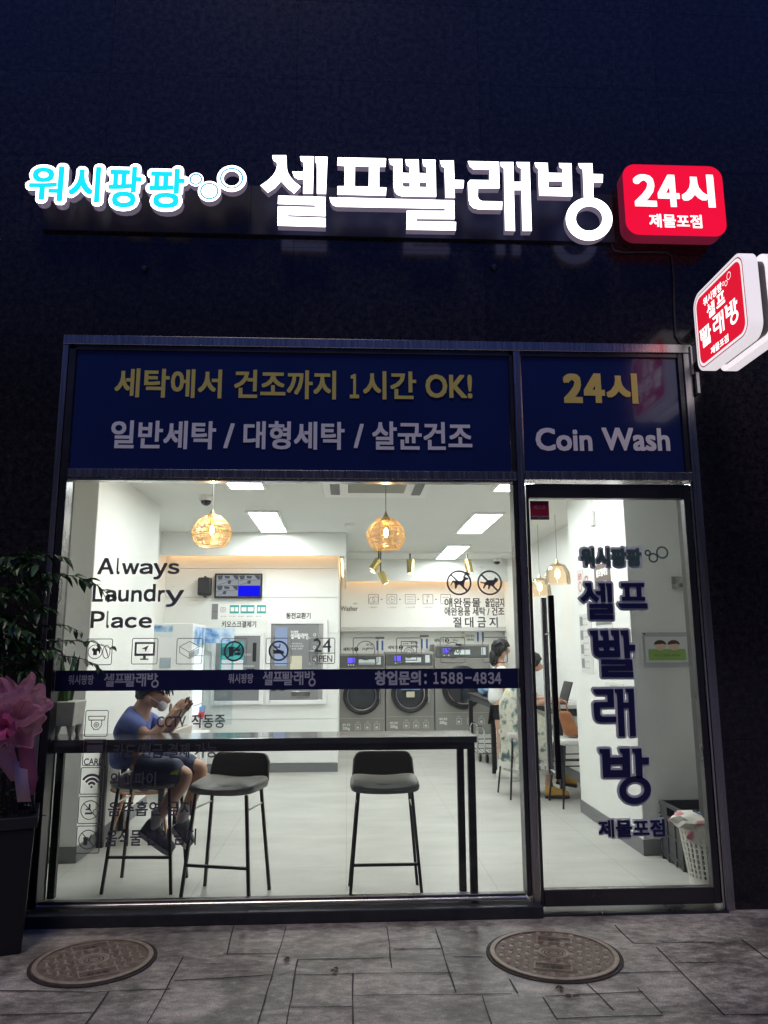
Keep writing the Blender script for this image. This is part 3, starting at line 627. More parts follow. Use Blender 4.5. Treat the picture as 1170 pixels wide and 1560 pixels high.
# grey Latin slogan, spaced wide
def slogan(A):
    for w_, xs, yb, yx, ya in (('Always', ((149, 174), (178, 183), (186, 212), (213, 233), (234, 255), (256, 274)), 875, 858, 850),
                          ('Laundry', ((142, 158), (161, 178), (181, 197), (201, 217), (220, 238), (242, 252), (253, 281)), 917, 899, 890),
                          ('Place', ((140, 161), (164, 168), (171, 189), (192, 210), (213, 233)), 957, 940, 931)):
        for ch, (x0, x1) in zip(w_, xs):
            tall = ch in 'ALPld'; bot = yb + (8 if ch == 'y' else 0); top = ya if tall else yx
            px_text(A, fullwidth(ch), (x0, (top + bot) / 2), (x1, (top + bot) / 2), top, bot, YG, .0032, 8)
lettering(wt, FY(YG), [(GREYINK, slogan)], 'grey slogan Always Laundry Place')
def pets(A):
    px_text(A, '애완동물', (677, 918), (732, 918), 911, 925, YG, .0012, 6); px_text(A, '출입금지', (739, 918), (768, 918), 911, 925, YG, .0012, 6)
    px_text(A, '애완용품 세탁 / 건조', (677, 931), (768, 931), 925, 938, YG, .0012, 6)
    for ch, x0 in zip('절대금지', (690, 708, 727, 745)): px_text(A, ch, (x0, 948), (x0 + 13, 948), 940, 956, YG, .0014, 6)
    for cx, cy, kind in ((699, 888, 0), (745.5, 888, 1)):
        c = at(cx, cy, YG); r_ = .069; A.ring(c.x, c.z, r_, .010)
        P = lambda pts: [(c.x + a * r_, c.z + b * r_) for a, b in pts]
        if kind == 0:
            A.poly(P([(-.55, .25), (-.15, .12), (.25, .18), (.42, .42), (.52, .5), (.8, .42), (.82, .30), (.55, .22), (.45, -.05), (.42, -.5), (.32, -.5), (.28, -.12), (-.12, -.18), (-.25, -.5), (-.36, -.5), (-.38, -.1), (-.5, .05), (-.68, -.25), (-.74, -.2), (-.6, .1)]))
            A.line(P([(.42, .45), (.62, .85), (.9, .75)]), .010)
        else:
            A.poly(P([(-.8, .1), (-.45, .02), (-.1, .22), (.35, .25), (.5, .5), (.58, .38), (.7, .42), (.72, .15), (.5, -.02), (.35, -.28), (.05, -.25), (-.05, -.55), (-.15, -.55), (-.12, -.2), (-.3, -.2), (-.5, -.5), (-.6, -.45), (-.45, -.1), (-.8, .0)]))
        A.line(P([(-.68, .68), (.68, -.68)]), .011)
lettering(wt, FY(YG), [(GREYINK, pets)], 'two round no pets symbols over grey Korean warning', 'pet_warning')
def left_text(A):
    px_text(A, 'CCTV', (239, 1099), (283, 1099), 1091, 1108, YG, .0012, 6); px_text(A, '작동중', (292, 1098), (343, 1098), 1088, 1109, YG, .0012, 6)
    px_text(A, '카드/현금 결제 가능', (173, 1142), (331, 1142), 1132, 1155, YG, .0014, 6); px_text(A, '와이파이', (168, 1187), (238, 1187), 1176, 1198, YG, .0014, 6)
    px_text(A, '음주흡연 금지', (165, 1231), (292, 1231), 1220, 1243, YG, .0014, 6); px_text(A, '음식물 반입 금지', (162, 1275), (299, 1275), 1263, 1288, YG, .0014, 6)
lettering(wt, FY(YG), [(mat('faint_ink', (.10, .10, .11), .5), left_text)], 'grey Korean notices beside the lower pictograms')
def icon(px, py, s_, draw, label, hh=None):
    c = at(px, py, YG); r_ = s_ / 2; h_ = hh or r_
    gg = G(); A = Art(gg, FY(YG)); A.rr(c.x - r_, c.x + r_, c.z - h_, c.z + h_, r_ * .16, .0042)
    P = lambda *p: [(c.x + a * r_, c.z + b * r_) for a, b in p]
    draw(A, c.x, c.z, r_, P); gg.build('pictogram', GREYINK, wt, label)
S1 = .148
def i_shirt(A, x, z, r, P):
    A.ring(x - .30 * r, z, r * .52, .004); A.poly(P((-.55, .22), (-.42, .3), (-.3, .2), (-.18, .3), (-.02, .22), (-.1, .02), (-.16, .06), (-.16, -.25), (-.44, -.25), (-.44, .06), (-.5, .02)))
    A.poly(circ(x + .55 * r, z, .3 * r, .52 * r), [circ(x + .55 * r, z, .3 * r - .004, .52 * r - .004)])
def i_screen(A, x, z, r, P):
    A.line(P((-.7, .62), (.7, .62), (.7, -.28), (-.7, -.28)), .011, True); A.rect(x - .1 * r, x + .1 * r, z - .6 * r, z - .3 * r); A.rect(x - .32 * r, x + .32 * r, z - .66 * r, z - .56 * r)
    A.rect(x - .7 * r, x + .7 * r, z - .36 * r, z - .18 * r); A.poly(P((.3, .45), (-.25, .18), (0, .16), (.05, -.08)))
def i_layers(A, x, z, r, P):
    A.line(P((-.75, .35), (0, .75), (.75, .35), (0, -.08)), .0035, True); A.line(P((-.75, .3), (-.75, -.1), (0, -.55), (0, -.1)), .0035)
    for k in range(6): A.line(P((.05, -.18 - k * .08), (.75, .22 - k * .08)), .003)
def slash(A, x, z, r, P): A.ring(x, z, r * .72, .010); A.line(P((-.5, .5), (.5, -.5)), .009)
def i_nofood(A, x, z, r, P):
    A.poly(P((-.45, .35), (0, .35), (-.06, -.4), (-.38, -.4))); A.line(P((-.2, .35), (-.1, .6)), .005); A.poly(P((.1, 0), (.5, 0), (.45, .14), (.3, .2), (.15, .14))); A.rect(x + .1 * r, x + .5 * r, z - .3 * r, z - .1 * r); A.ring(x, z, r * .72, .010); A.line(P((-.5, -.5), (.5, .5)), .009)
def i_noshoe(A, x, z, r, P): A.poly(P((-.42, .1), (-.2, .05), (.05, .1), (.42, -.05), (.42, -.22), (-.42, -.22))); A.line(P((-.3, .35), (.05, .25), (.1, .5)), .006); slash(A, x, z, r, P)
def i_24(A, x, z, r, P): A.text('24', x, z + .42 * r, h=.075, bold=.0008, n=4); A.line(P((-1, -.18), (1, -.18)), .004); A.text('OPEN', x, z - .6 * r, w=.115, h=.037, bold=.0008, n=4)
def i_ring(A, x, z, r, P): A.ring(x, z, r * .72, .0045)
def i_washer(A, x, z, r, P): A.line(P((-.6, .7), (.6, .7), (.6, -.75), (-.6, -.75)), .0045, True); A.line(P((-.6, .36), (.6, .36)), .004); A.ring(x, z - .18 * r, r * .40, .0045); A.ring(x, z - .18 * r, r * .24, .0035); [A.rect(x + (k * .15 - .45) * r, x + (k * .15 - .37) * r, z + .48 * r, z + .58 * r) for k in range(3)]
def i_500(A, x, z, r, P): A.ring(x, z, r * .62, .0045); A.text('500', x + .05 * r, z, w=.075, h=.033, bold=.0008, n=4); A.rect(x + .25 * r, x + .72 * r, z + .34 * r, z + .5 * r)
def i_cam(A, x, z, r, P): A.poly(P((-.15, .38), (.5, .62), (.62, .4), (-.05, .12))); A.line(P((.4, .3), (.4, -.05), (.85, -.05)), .005); A.line(P((.88, .12), (.88, -.2)), .006); A.text('녹화중', x + .22 * r, z - .62 * r, w=.07, h=.022)
def i_dome(A, x, z, r, P): A.line(P((-.72, .6), (.72, .6), (.66, .28), (-.66, .28)), .0045, True); A.line(P((-.45, .25), (-.42, -.2), (-.2, -.5), (.2, -.5), (.42, -.2), (.45, .25)), .0045); A.ring(x, z - .12 * r, r * .2, .004); A.ring(x, z - .12 * r, r * .07, .004)
def i_card(A, x, z, r, P): A.poly(P((-.68, .95), (.68, .95), (.68, .78), (-.68, .78))); A.poly(P((-.68, .62), (.68, .62), (.68, .02), (-.68, .02))); A.text('CARD', x, z - .78 * r, w=.108, h=.034, bold=.0008, n=4)
def i_wifi(A, x, z, r, P):
    for q in (.28, .58, .9): A.line([(x + q * r * math.sin(R(a_)), z - .45 * r + q * r * math.cos(R(a_)) * 1.05) for a_ in range(-52, 53, 13)], .012)
    A.poly(circ(x, z - .5 * r, .1 * r))
def i_nosmoke(A, x, z, r, P): A.poly(P((-.12, .5), (.02, .5), (.02, .1), (.1, .0), (-.35, .0), (-.35, .12), (-.12, .12))); A.poly(P((-.4, -.2), (.2, -.2), (.2, -.36), (-.4, -.36))); A.line(P((.3, -.2), (.3, 0), (.5, .02), (.5, .2)), .0035); A.ring(x, z, r * .76, .0045); A.line(P((-.55, .55), (.55, -.55)), .0045)
def i_nodrink(A, x, z, r, P): A.poly(P((-.4, .2), (.0, .2), (-.06, -.45), (-.34, -.45))); A.poly(P((.05, -.1), (.22, .42), (.3, .4), (.16, -.2))); A.ring(x, z, r * .76, .0045); A.line(P((-.55, .55), (.55, -.55)), .0045)
for px, py, dr, lb in ((151, 993, i_shirt, 'shirt pictogram'), (220.5, 992, i_screen, 'screen pictogram'), (288.5, 992, i_layers, 'folded layers pictogram'), (356.5, 992, i_nofood, 'no food pictogram'), (424.5, 991.5, i_noshoe, 'no shoes pictogram'), (491, 991.5, i_24, '24 OPEN pictogram'), (557, 991, i_ring, 'round drum pictogram'), (623, 991, i_washer, 'washing machine pictogram'), (689.5, 990.5, i_500, 'coin pictogram reading 500'), (754, 990, i_cam, 'camera pictogram')):
    icon(px, py, S1, dr, lb)
for px, py, dr, lb in ((147, 1102, i_dome, 'dome camera pictogram'), (144, 1146, i_card, 'bank card pictogram'), (140, 1189.5, i_wifi, 'wifi pictogram'), (137, 1234, i_nosmoke, 'no alcohol or smoking pictogram'), (134, 1279, i_nodrink, 'no food or drink pictogram')):
    icon(px, py, .128, dr, lb, .072)

# ------------------------------------------------------------------ glass door
dt = thing('glass_door', 'steel framed glass shop door with navy vertical lettering and long bar handle', 'door', (1.57, .03, .03))
d0, d1 = .004, .058
for x0, x1, z0, z1 in ((1.070, XD0, .034, 2.405), (XD1, 2.077, .034, 2.405), (XD0, XD1, .034, .118), (XD0, XD1, 2.318, 2.405)):
    G().box(x0, x1, d0, d1, z0, z1).build('door_frame', DSTEEL, dt, bevel=.003, seg=1)
G().box(XD0, XD1, d0 - .001, d0 + .01, .1185, .124).build('glazing_bead', BRIGHT, dt)
G().box(XD0 - .002, XD1 + .002, .030, .036, .117, 2.319).build('pane', GLASS, dt)
YD = .0285
def dl(A, extra):
    for ch, x0, x1, y0, y1 in (('셀', 883, 933, 888, 944), ('프', 940, 985, 888, 927), ('빨', 899, 968, 960, 1032), ('래', 904, 967, 1049, 1122), ('방', 914, 990, 1140, 1225)):
        p, q = at(x0, (y0 + y1) / 2, YD), at(x1, (y0 + y1) / 2, YD); t_, b_ = at((x0 + x1) / 2, y0, YD).z, at((x0 + x1) / 2, y1, YD).z
        A.glyphs(GLY[ch], (p.x + q.x) / 2, (t_ + b_) / 2, q.x - p.x, t_ - b_, extra, 12)
    px_text(A, '제물포점', (911, 1261), (1012, 1261), 1248 - (2.6 if extra else 0), 1275 + (2.6 if extra else 0), YD, .003 + extra * .5, 8)
def dbub(A, w, o):
    for cx, cy, r_ in ((986, 842.5, 3.6), (994.5, 850, 6.2), (1008, 842, 8.2)):
        p = at(cx, cy, YD); A.ring(p.x, p.z, r_ / 248, w)
OUTL = mat('decal_outline', (.86, .87, .83), .5); INK2 = mat('decal_navy', (.012, .014, .085), .4); GREENG = mat('decal_green', (.09, .16, .145), .4)
lettering(dt, FY(YD), [(OUTL, lambda A: (dl(A, .013), px_text(A, '워시팡팡', (880, 849), (981, 849), 831, 867, YD, .013, 10)))], 'grey outline of the door lettering', 'lettering_outline', .00003)
lettering(dt, FY(YD - .006), [(INK2, lambda A: dl(A, 0))], 'navy vertical Korean door lettering')
lettering(dt, FY(YD - .006), [(GREENG, lambda A: (px_text(A, '워시팡팡', (884, 849), (977, 849), 835, 863, YD, .0055), dbub(A, .010, 0)))], 'green grey name above the navy lettering')
gg = G(); p, q = at(807, 763, YD), at(837, 792, YD); Art(gg, FY(YD)).rect(p.x, q.x, q.z + .022, p.z); st = gg.build('sticker', mat('sticker_red', (.33, .008, .035), .4), dt, 'small dark red security sticker in the upper corner')
gg = G(); Art(gg, FY(YD)).rect(p.x, q.x, q.z, q.z + .0215); gg.build('lower_strip', mat('sticker_grey', (.10, .05, .09), .4), st)
gg = G(); A = Art(gg, FY(YD - .001)); A.text('세스코', (p.x + q.x) / 2, p.z - .04, w=.075, h=.026, bold=.0008, n=4); A.text('24H', (p.x + q.x) / 2, q.z + .011, w=.03, h=.011); gg.build('lettering', mat('sticker_ink', (.48, .16, .2), .5), st)
a, b = at(837.5, 907, -.05), at(852, 1187, -.05); xh = (a.x + b.x) / 2
gg = G(); gg.box(xh - .016, xh + .016, -.065, -.035, b.z, a.z); hd = gg.build('handle', mat('handle_dark', (.03, .03, .033), .25, .8), dt, bevel=.004)
gg = G(); gg.box(xh - .016, xh + .016, .10, .13, b.z, a.z); gg.build('handle', STEEL, dt, bevel=.004)
gg = G()
for z_ in (a.z - .22, b.z + .03): gg.cyl((xh, -.034, z_), (xh, .099, z_), .009, n=12)
gg.build('handle_fixing', BRIGHT, dt, smooth=True)
gg = G(); gg.box(1.30, 1.55, .0595, .085, 2.33, 2.39); gg.build('door_closer', STEEL, dt, bevel=.004)

# ================================================================== INTERIOR
# ceiling
LEDP = emis('led_panel', (.95, 1.0, .99), LAMP_PANEL)
for lb, x0, x1, y0, y1 in (('long white ceiling light panel nearest the window, over the bar table', -1.0, -.72, .72, 1.97), ('long white ceiling light panel in front of the payment machine wall', -1.0, -.72, 3.1, 4.38),
                           ('long white ceiling light panel nearest the door mullion', 1.27, 1.55, .75, 2.0), ('long white ceiling light panel in the middle of the shop', 1.3, 1.58, 3.15, 4.43), ('farthest long white ceiling light panel near the washing machines', 1.35, 1.63, 5.58, 7.03)):
    t = thing('ceiling_light', lb, 'ceiling light', ((x0 + x1) / 2, (y0 + y1) / 2, CZ), 'flat light panels in the ceiling')
    gg = G(); e = .025
    for q in ((x0 - e, x1 + e, y0 - e, y0), (x0 - e, x1 + e, y1, y1 + e), (x0 - e, x0, y0, y1), (x1, x1 + e, y0, y1)): gg.box(*q, CZ - .022, CZ - .001)
    gg.build('frame', WHITE, t); G().box(x0, x1, y0, y1, CZ - .016, CZ - .002).build('diffuser', LEDP, t)
t = thing('air_conditioner', 'square white ceiling cassette air conditioner with grey intake grille', 'air conditioner', (.24, 1.78, CZ))
G().box(-.21, .69, 1.33, 2.20, CZ - .045, CZ - .001).build('casing', WHITE, t, bevel=.01)
gg = G()
for k in range(16): gg.box(0, .48, 1.56 + k * .026, 1.572 + k * .026, CZ - .052, CZ - .046)
gg.build('grille', mat('ac_grille', (.36, .38, .36), .5), t)
gg = G(); gg.box(-.15, -.07, 1.5, 2.06, CZ - .050, CZ - .046); gg.build('vent', mat('ac_vent', (.12, .12, .12), .5), t); gg = G(); gg.box(.55, .63, 1.5, 2.06, CZ - .050, CZ - .046); gg.build('vent', MATS['ac_vent'], t)
for lb, x, y in (('small white dome camera on the ceiling beside the gold wire pendant', -1.28, 2.36), ('small dome camera on the far ceiling near the back wall', 2.30, 7.1)):
    t = thing('dome_camera', lb, 'camera', (x, y, CZ)); gg = G(); gg.cyl((x, y, CZ - .001), (x, y, CZ - .05), .062, n=20); gg.build('housing', WHITE, t, smooth=True)
    gg = G(); gg.ell((x, y, CZ - .05), .05, .05, .045); gg.build('dome', mat('dark_dome', (.03, .03, .035), .1), t, smooth=True)
gg = G(); gg.lathe([(0, CZ - .03), (.045, CZ - .028), (.06, CZ - .012), (.06, CZ - .001)], (.02, 3.9, 0), 18); tag(gg.build('smoke_detector', [WHITE], loc=(.02, 3.9, CZ), smooth=True), 'round white smoke detector on the ceiling before the soffit', 'smoke detector')

# gold wire pendants
WIRE = mat('gold_wire', (.70, .46, .17), .35, .75); BULB = emis('bulb', (1.0, .62, .22), 14.0); FIL = emis('filament', (1, .80, .52), 420)
def pendant(x, y, zb, lb):
    t = thing('pendant_lamp', lb, 'pendant lamp', (x, y, CZ), 'gold wire pendants over the bar table')
    r_, h_ = .140, .215; prof = lambda u: (r_ * (math.sin(math.pi * (.10 + .70 * u)) ** .75), zb + h_ * (1 - u))
    gg = G()
    for k in range(31):
        u = k / 30; q, z = prof(u); jit = random.uniform(-.0018, .0018); n_ = 36
        gg.tube([(x + q * math.cos(2 * math.pi * i / n_), y + q * math.sin(2 * math.pi * i / n_), z + jit + .003 * math.sin(3 * 2 * math.pi * i / n_ + k)) for i in range(n_)], .00135 if 0 < k < 30 else .003, 4, True)
    for k in range(12):
        an = 2 * math.pi * k / 12 + .1; gg.tube([(x + prof(i / 12)[0] * math.cos(an), y + prof(i / 12)[0] * math.sin(an), prof(i / 12)[1]) for i in range(13)], .0018, 4)
    gg.build('lamp_shade', WIRE, t)
    gg = G(); gg.lathe([(.004, zb + h_ + .06), (.010, zb + h_ + .04), (.034, zb + h_ - .003), (.036, zb + h_ - .012), (.0, zb + h_ - .012)], (x, y, 0), 16); gg.build('cap', mat('lamp_cap', (.25, .22, .16), .4, .5), t, smooth=True)
    gg = G(); gg.tube([(x, y, zb + h_ + .05), (x, y, CZ - .0)], .0035, 6); gg.build('cord', mat('lamp_cord', (.25, .24, .2), .6), t)
    gg = G(); gg.lathe([(.0, zb + .075), (.022, zb + .082), (.034, zb + .105), (.03, zb + .14), (.014, zb + .17), (.014, zb + .2)], (x, y, 0), 16); gg.build('bulb', glass('bulb_glass', (1, .88, .62), .6), t, smooth=True)
    gg = G(); gg.ell((x, y, zb + .115), .014, .014, .03, 10, 8); gg.build('filament', FIL, t, smooth=True)
    return t
PY = .95
for (px, pb), lb in (((322, 832), 'round gold wire pendant lamp over the seated boy'), ((588, 836), 'round gold wire pendant lamp in the middle of the window')):
    p = at(px, pb, PY); pendant(p.x, PY, p.z, lb)
# glass pendants by the counter
for (px, pt, pb), y, lb in (((850, 858, 890), 3.25, 'nearer clear glass bell pendant lamp above the laptop counter'), ((823, 880, 908), 3.9, 'farther clear glass bell pendant lamp above the counter')):
    p = at(px, pb, y); q = at(px, pt, y); x, zb, h_ = p.x, p.z, q.z - p.z
    t = thing('pendant_lamp', lb, 'pendant lamp', (x, y, CZ), 'glass pendants over the side counter'); r_ = h_ * .62
    gg = G(); gg.lathe([(r_ * .2, zb + h_), (r_ * .6, zb + h_ * .9), (r_ * .92, zb + h_ * .55), (r_, zb)], (x, y, 0), 22); gg.build('lamp_shade', glass('amber_glass', (1.0, .86, .70), .8), t, smooth=True)
    gg = G(); gg.cyl((x, y, zb + h_), (x, y, zb + h_ + .04), .02, .008); gg.build('cap', GOLD, t, smooth=True)
    gg = G(); gg.tube([(x, y, zb + h_ + .03), (x, y, CZ)], .003, 6); gg.build('cord', MATS['lamp_cord'], t)
    gg = G(); gg.ell((x, y, zb + h_ * .5), .028, .028, .05); gg.build('bulb', emis('warm_bulb', (1, .66, .30), 9), t, smooth=True)
# spotlight rail
t = thing('track_rail', 'thin white spotlight track across the far ceiling', 'light track', (1.0, 6.3, CZ)); G().box(-.02, 2.4, 6.28, 6.31, CZ - .03, CZ - .001).build('rail', WHITE, t)
for px, tilt, lb in ((577, -.5, 'brass spotlight tilted left on the far ceiling track'), (625, 0, 'brass spotlight pointing straight down in the middle of the track'), (712, .15, 'brass spotlight behind the dog symbol')):
    p = at(px, 868, 6.3); x = p.x; t = thing('spotlight', lb, 'spotlight', (x, 6.3, CZ - .03), 'brass spotlights on the ceiling track')
    gg = G(); gg.cyl((x, 6.295, CZ - .03), (x, 6.295, CZ - .13), .012); gg.build('stem', DSTEEL, t)
    a = Vector((x, 6.29, CZ - .12)); dr = Vector((math.sin(tilt), -.2, -1)).normalized(); gg = G(); gg.cyl(a, a + dr * .2, .052, n=18); gg.build('barrel', GOLD, t, smooth=True)
    gg = G(); gg.cyl(a + dr * .2, a + dr * .203, .042, n=18); gg.build('lens', emis('spot_lens', (1, .93, .8), 2.0), t)
for px, py, tilt, lb in ((577, 852, -.7, 'upper brass spotlight of the close pair, pointing left'), (580, 872, .5, 'lower brass spotlight of the close pair')):
    p = at(px, py, 6.0); t = thing('spotlight', lb, 'spotlight', (p.x, 6.0, CZ), 'brass spotlights on the ceiling track')
    gg = G(); gg.cyl((p.x, 6, CZ - .001), (p.x, 6, p.z), .010); gg.build('stem', DSTEEL, t); dr = Vector((math.sin(tilt), -.1, -1)).normalized()
    gg = G(); gg.cyl(p, p + dr * .17, .05, n=18); gg.build('barrel', GOLD, t, smooth=True); gg = G(); gg.cyl(p + dr * .17, p + dr * .173, .04, n=18); gg.build('lens', MATS['spot_lens'], t)

# ------------------------------------------------------------------ kiosk wall fittings
def kp(px, py, y=KY): return at(px, py, y)
t = thing('monitor', 'wall monitor showing four camera views, one of them plain blue', 'monitor', (-1.31, KY, 2.05))
p, q = kp(328.5, 874), kp(399.5, 911.5); x0, x1, z0, z1 = p.x, q.x, q.z, p.z
G().box(x0, x1, KY - .05, KY - .004, z0, z1).build('bezel', BLACKP, t, bevel=.006)
gg = G(); b_ = .022; gg.box(x0 + b_, x1 - b_, KY - .0535, KY - .0505, z0 + b_, z1 - b_); gg.build('screen', emis('screen_grey', (.42, .45, .50), .75), t)
xm, zm = (x0 + x1) / 2, (z0 + z1) / 2
gg = G(); Art(gg, FY(KY - .0540)).rect(xm, x1 - b_, z0 + b_, zm); gg.build('blue_view', emis('screen_blue', (.01, .01, 1), 1.0), t)
gg = G(); A = Art(gg, FY(KY - .0540)); rg = random.Random(3)
for q_, (a0, a1, c0, c1) in enumerate(((x0 + b_, xm, zm, z1 - b_), (xm, x1 - b_, zm, z1 - b_), (x0 + b_, xm, z0 + b_, zm))):
    W_, H_ = a1 - a0, c1 - c0; P_ = lambda *p: [(a0 + u * W_, c0 + v * H_) for u, v in p]
    A.poly(P_((.02, .95), (.30, .98), (.26, .62), (.10, .55))); A.poly(P_((.36, .96), (.62, .9), (.58, .66), (.38, .70))); A.poly(P_((.72, .98), (.98, .98), (.98, .55), (.84, .66)))
    A.line(P_((.0, .42), (.35, .58), (.75, .5), (1, .62)), .004); A.line(P_((.1, .08), (.45, .3)), .005); A.poly(P_((.52 - .1 * q_, .18), (.64 - .1 * q_, .16), (.68 - .1 * q_, .44), (.60 - .1 * q_, .52), (.50 - .1 * q_, .40)))
A.line([(xm, z0 + b_), (xm, z1 - b_)], .004); A.line([(x0 + b_, zm), (x1 - b_, zm)], .004)
gg.build('camera_views', emis('screen_dark', (.16, .17, .19), .6), t)
t = thing('speaker', 'small black wall loudspeaker beside the monitor', 'speaker', (-1.71, KY, 2.07))
p, q = kp(304.5, 881), kp(323.5, 908); G().box(p.x, q.x, KY - .14, KY - .03, q.z, p.z).build('cabinet', BLACKP, t, bevel=.02)
gg = G(); gg.box((p.x + q.x) / 2 - .012, (p.x + q.x) / 2 + .012, KY - .09, KY - .002, q.z - .02, p.z + .02); gg.build('bracket', BLACKM, t, bevel=.004)
gg = G(); Art(gg, FY(KY - .141)).poly(rrect(p.x + .02, q.x - .02, q.z + .03, p.z - .03, .015)); gg.build('grille', mat('grille', (.035, .035, .04), .8, bump=.4, bscale=400), t)
INK = mat('dark_ink', (.04, .04, .045), .5)
p, q = kp(338, 951), kp(390, 951); gg = G(); Art(gg, FY(KY - .003)).text('키오스크결제기', (p.x + q.x) / 2, p.z, w=q.x - p.x, h=.075, bold=.0015, n=4); tag(gg.build('wall_lettering', [INK], loc=(p.x, KY, p.z)), 'dark Korean lettering on the wall above the teal screen machine', 'lettering')
p, q = kp(436, 938), kp(473, 938); gg = G(); Art(gg, FY(KY - .003)).text('동전교환기', (p.x + q.x) / 2, p.z, w=q.x - p.x, h=.072, bold=.0015, n=4); tag(gg.build('wall_lettering', [INK], loc=(p.x, KY, p.z)), 'dark Korean lettering on the wall above the coin changer', 'lettering')
TEAL = mat('teal_print', (.04, .34, .33), .5)
t = thing('instruction_poster', 'narrow white how-to poster with grey end and teal screen pictures', 'poster', (-1.3, KY, 1.78))
p, q = kp(323, 920), kp(404, 943.5); G().box(p.x, q.x, KY - .004, KY - .001, q.z, p.z).build('sheet', PAPER, t)
gg = G(); Art(gg, FY(KY - .0045)).rect(p.x, p.x + .075, q.z, p.z); gg.build('grey_end', MGREY, t)
for x_, w_, ws in ((p.x + .215, .11, ((.01, .045), (.065, .035))), (p.x + .345, .165, ((.01, .06), (.085, .07))), (p.x + .54, .11, ((.01, .03), (.05, .05)))):
    gg = G(); Art(gg, FY(KY - .0045)).rect(x_, x_ + w_, p.z - .115, p.z - .015); sp_ = gg.build('screen_picture', TEAL, t)
    for a_, b_2 in ws: gg = G(); Art(gg, FY(KY - .0052)).rect(x_ + a_, x_ + a_ + b_2, p.z - .09, p.z - .04); gg.build('picture_field', PAPER, sp_)
gg = G(); A = Art(gg, FY(KY - .0045)); A.text('이용안내', p.x + .038, (p.z + q.z) / 2, w=.05, h=.018)
for k in range(5): A.text(('카드 투입', '기기 선택', '금액 확인', '결제 완료', '세탁 시작')[k], p.x + .14 + k * .105, q.z + .035, w=.07, h=.016)
A.rr(p.x + .105, p.x + .165, p.z - .10, p.z - .04, .008, .004); A.ring(p.x + .135, p.z - .07, .014, .004)
gg.build('lettering', INK, t)
# kiosk with teal screen
t = thing('payment_kiosk', 'grey wall payment machine with bright teal touch screen', 'payment machine', (-1.3, KY, .8))
p, q = kp(330, 969), kp(395, 1063); x0, x1, z0, z1 = p.x, q.x, .835, p.z
gg = G(); w_ = .045
for b4 in ((x0 - w_, x0, z0 - w_, z1 + w_), (x1, x1 + w_, z0 - w_, z1 + w_), (x0, x1, z1, z1 + w_), (x0, x1, z0 - w_, z0)): gg.box(b4[0], b4[1], KY - .03, KY - .001, b4[2], b4[3])
gg.build('surround', WHITE, t, bevel=.003, seg=1); G().box(x0, x1, KY - .02, KY - .001, z0, z1).build('panel', MGREY, t, bevel=.003)
p, q = kp(337, 978), kp(371, 1023); G().box(p.x, q.x, KY - .026, KY - .0205, z0 + .28, p.z).build('screen', emis('screen_teal', (.10, .55, .52), .85), t)
for k in range(2): gg = G(); Art(gg, FY(KY - .027)).rect(p.x + .015 + k * .135, p.x + .135 + k * .135, z0 + .34, p.z - .21); gg.build('screen_tile', emis('screen_white', (.85, .9, .9), .9), t)
for k in range(3): gg = G(); Art(gg, FY(KY - .027)).rect(p.x + .015 + k * .09, p.x + .09 + k * .09, p.z - .16, p.z - .06); gg.build('screen_button', emis('screen_tealdark', (.03, .25, .26), .6), t)
xr = x1 - .12; gg = G(); gg.box(xr + .03, xr + .075, KY - .03, KY - .0205, z1 - .30, z1 - .08); gg.build('card_slot', BLACKP, t, bevel=.004)
gg = G(); gg.box(xr - .04, xr + .06, KY - .032, KY - .0205, z1 - .42, z1 - .385); gg.build('bill_slot', BLACKP, t, bevel=.004)
gg = G(); A = Art(gg, FY(KY - .0206)); A.text('카드투입구', xr - .03, z1 - .22, w=.09, h=.022); A.text('영수증 출력', xr - .01, z1 - .355, w=.12, h=.022); gg.build('lettering', OFFW, t)
# coin changer
t = thing('coin_changer', 'taller grey wall machine for coins with light blue strip and white lettering', 'coin machine', (-.64, KY, .8))
p, q = kp(413.5, 950.5), kp(484, 1066); x0, x1, z0, z1 = p.x, q.x, q.z, p.z
gg = G(); w_ = .05
for b4 in ((x0 - w_, x0, z0 - w_, z1 + w_), (x1 + .06, x1 + .06 + w_, z0 - w_, z1 + w_), (x0, x1 + .06, z1, z1 + w_), (x0, x1 + .06, z0 - w_, z0)): gg.box(b4[0], b4[1], KY - .035, KY - .001, b4[2], b4[3])
gg.build('surround', WHITE, t, bevel=.003, seg=1); G().box(x0, x1, KY - .022, KY - .001, z0, z1).build('panel', MGREY, t, bevel=.003)
G().box(x1 + .002, x1 + .058, KY - .018, KY - .001, z0, z1).build('side_plate', mat('pale_metal', (.58, .58, .57), .3, .6), t)
gg = G(); A = Art(gg, FY(KY - .0235)); A.poly(rrect(x0 + .05, x0 + .195, z0 + .40, z1 - .04, .012)); gg.build('blue_strip', emis('strip_blue', (.45, .58, .85), .75), t)
gg = G(); A = Art(gg, FY(KY - .0225)); A.text('워시팡팡', x0 + .28, z1 - .095, w=.09, h=.026, bold=.001, n=4); A.glyphs(WORD, x0 + .34, z1 - .15, .215, .07)
for k, s_ in enumerate(('지폐 교환 안내', '천원 오천원 만원', '동전 교환')): A.text(s_, x0 + .31, z1 - .235 - k * .03, w=(.12, .16, .13)[k], h=.018)
for k in range(4): A.ring(x1 - .045, z1 - .13 - k * .15, .014, .005); A.text(('500원', '100원', '반환', '완료')[k], x1 - .07, z1 - .17 - k * .15, w=.075, h=.018)
gg.build('lettering', OFFW, t)
gg = G(); Art(gg, FY(KY - .0225)).rect(x0 + .235, x0 + .375, z1 - .57, z1 - .38); gg.build('notice', mat('cream_paper', (.62, .58, .46), .6), t)
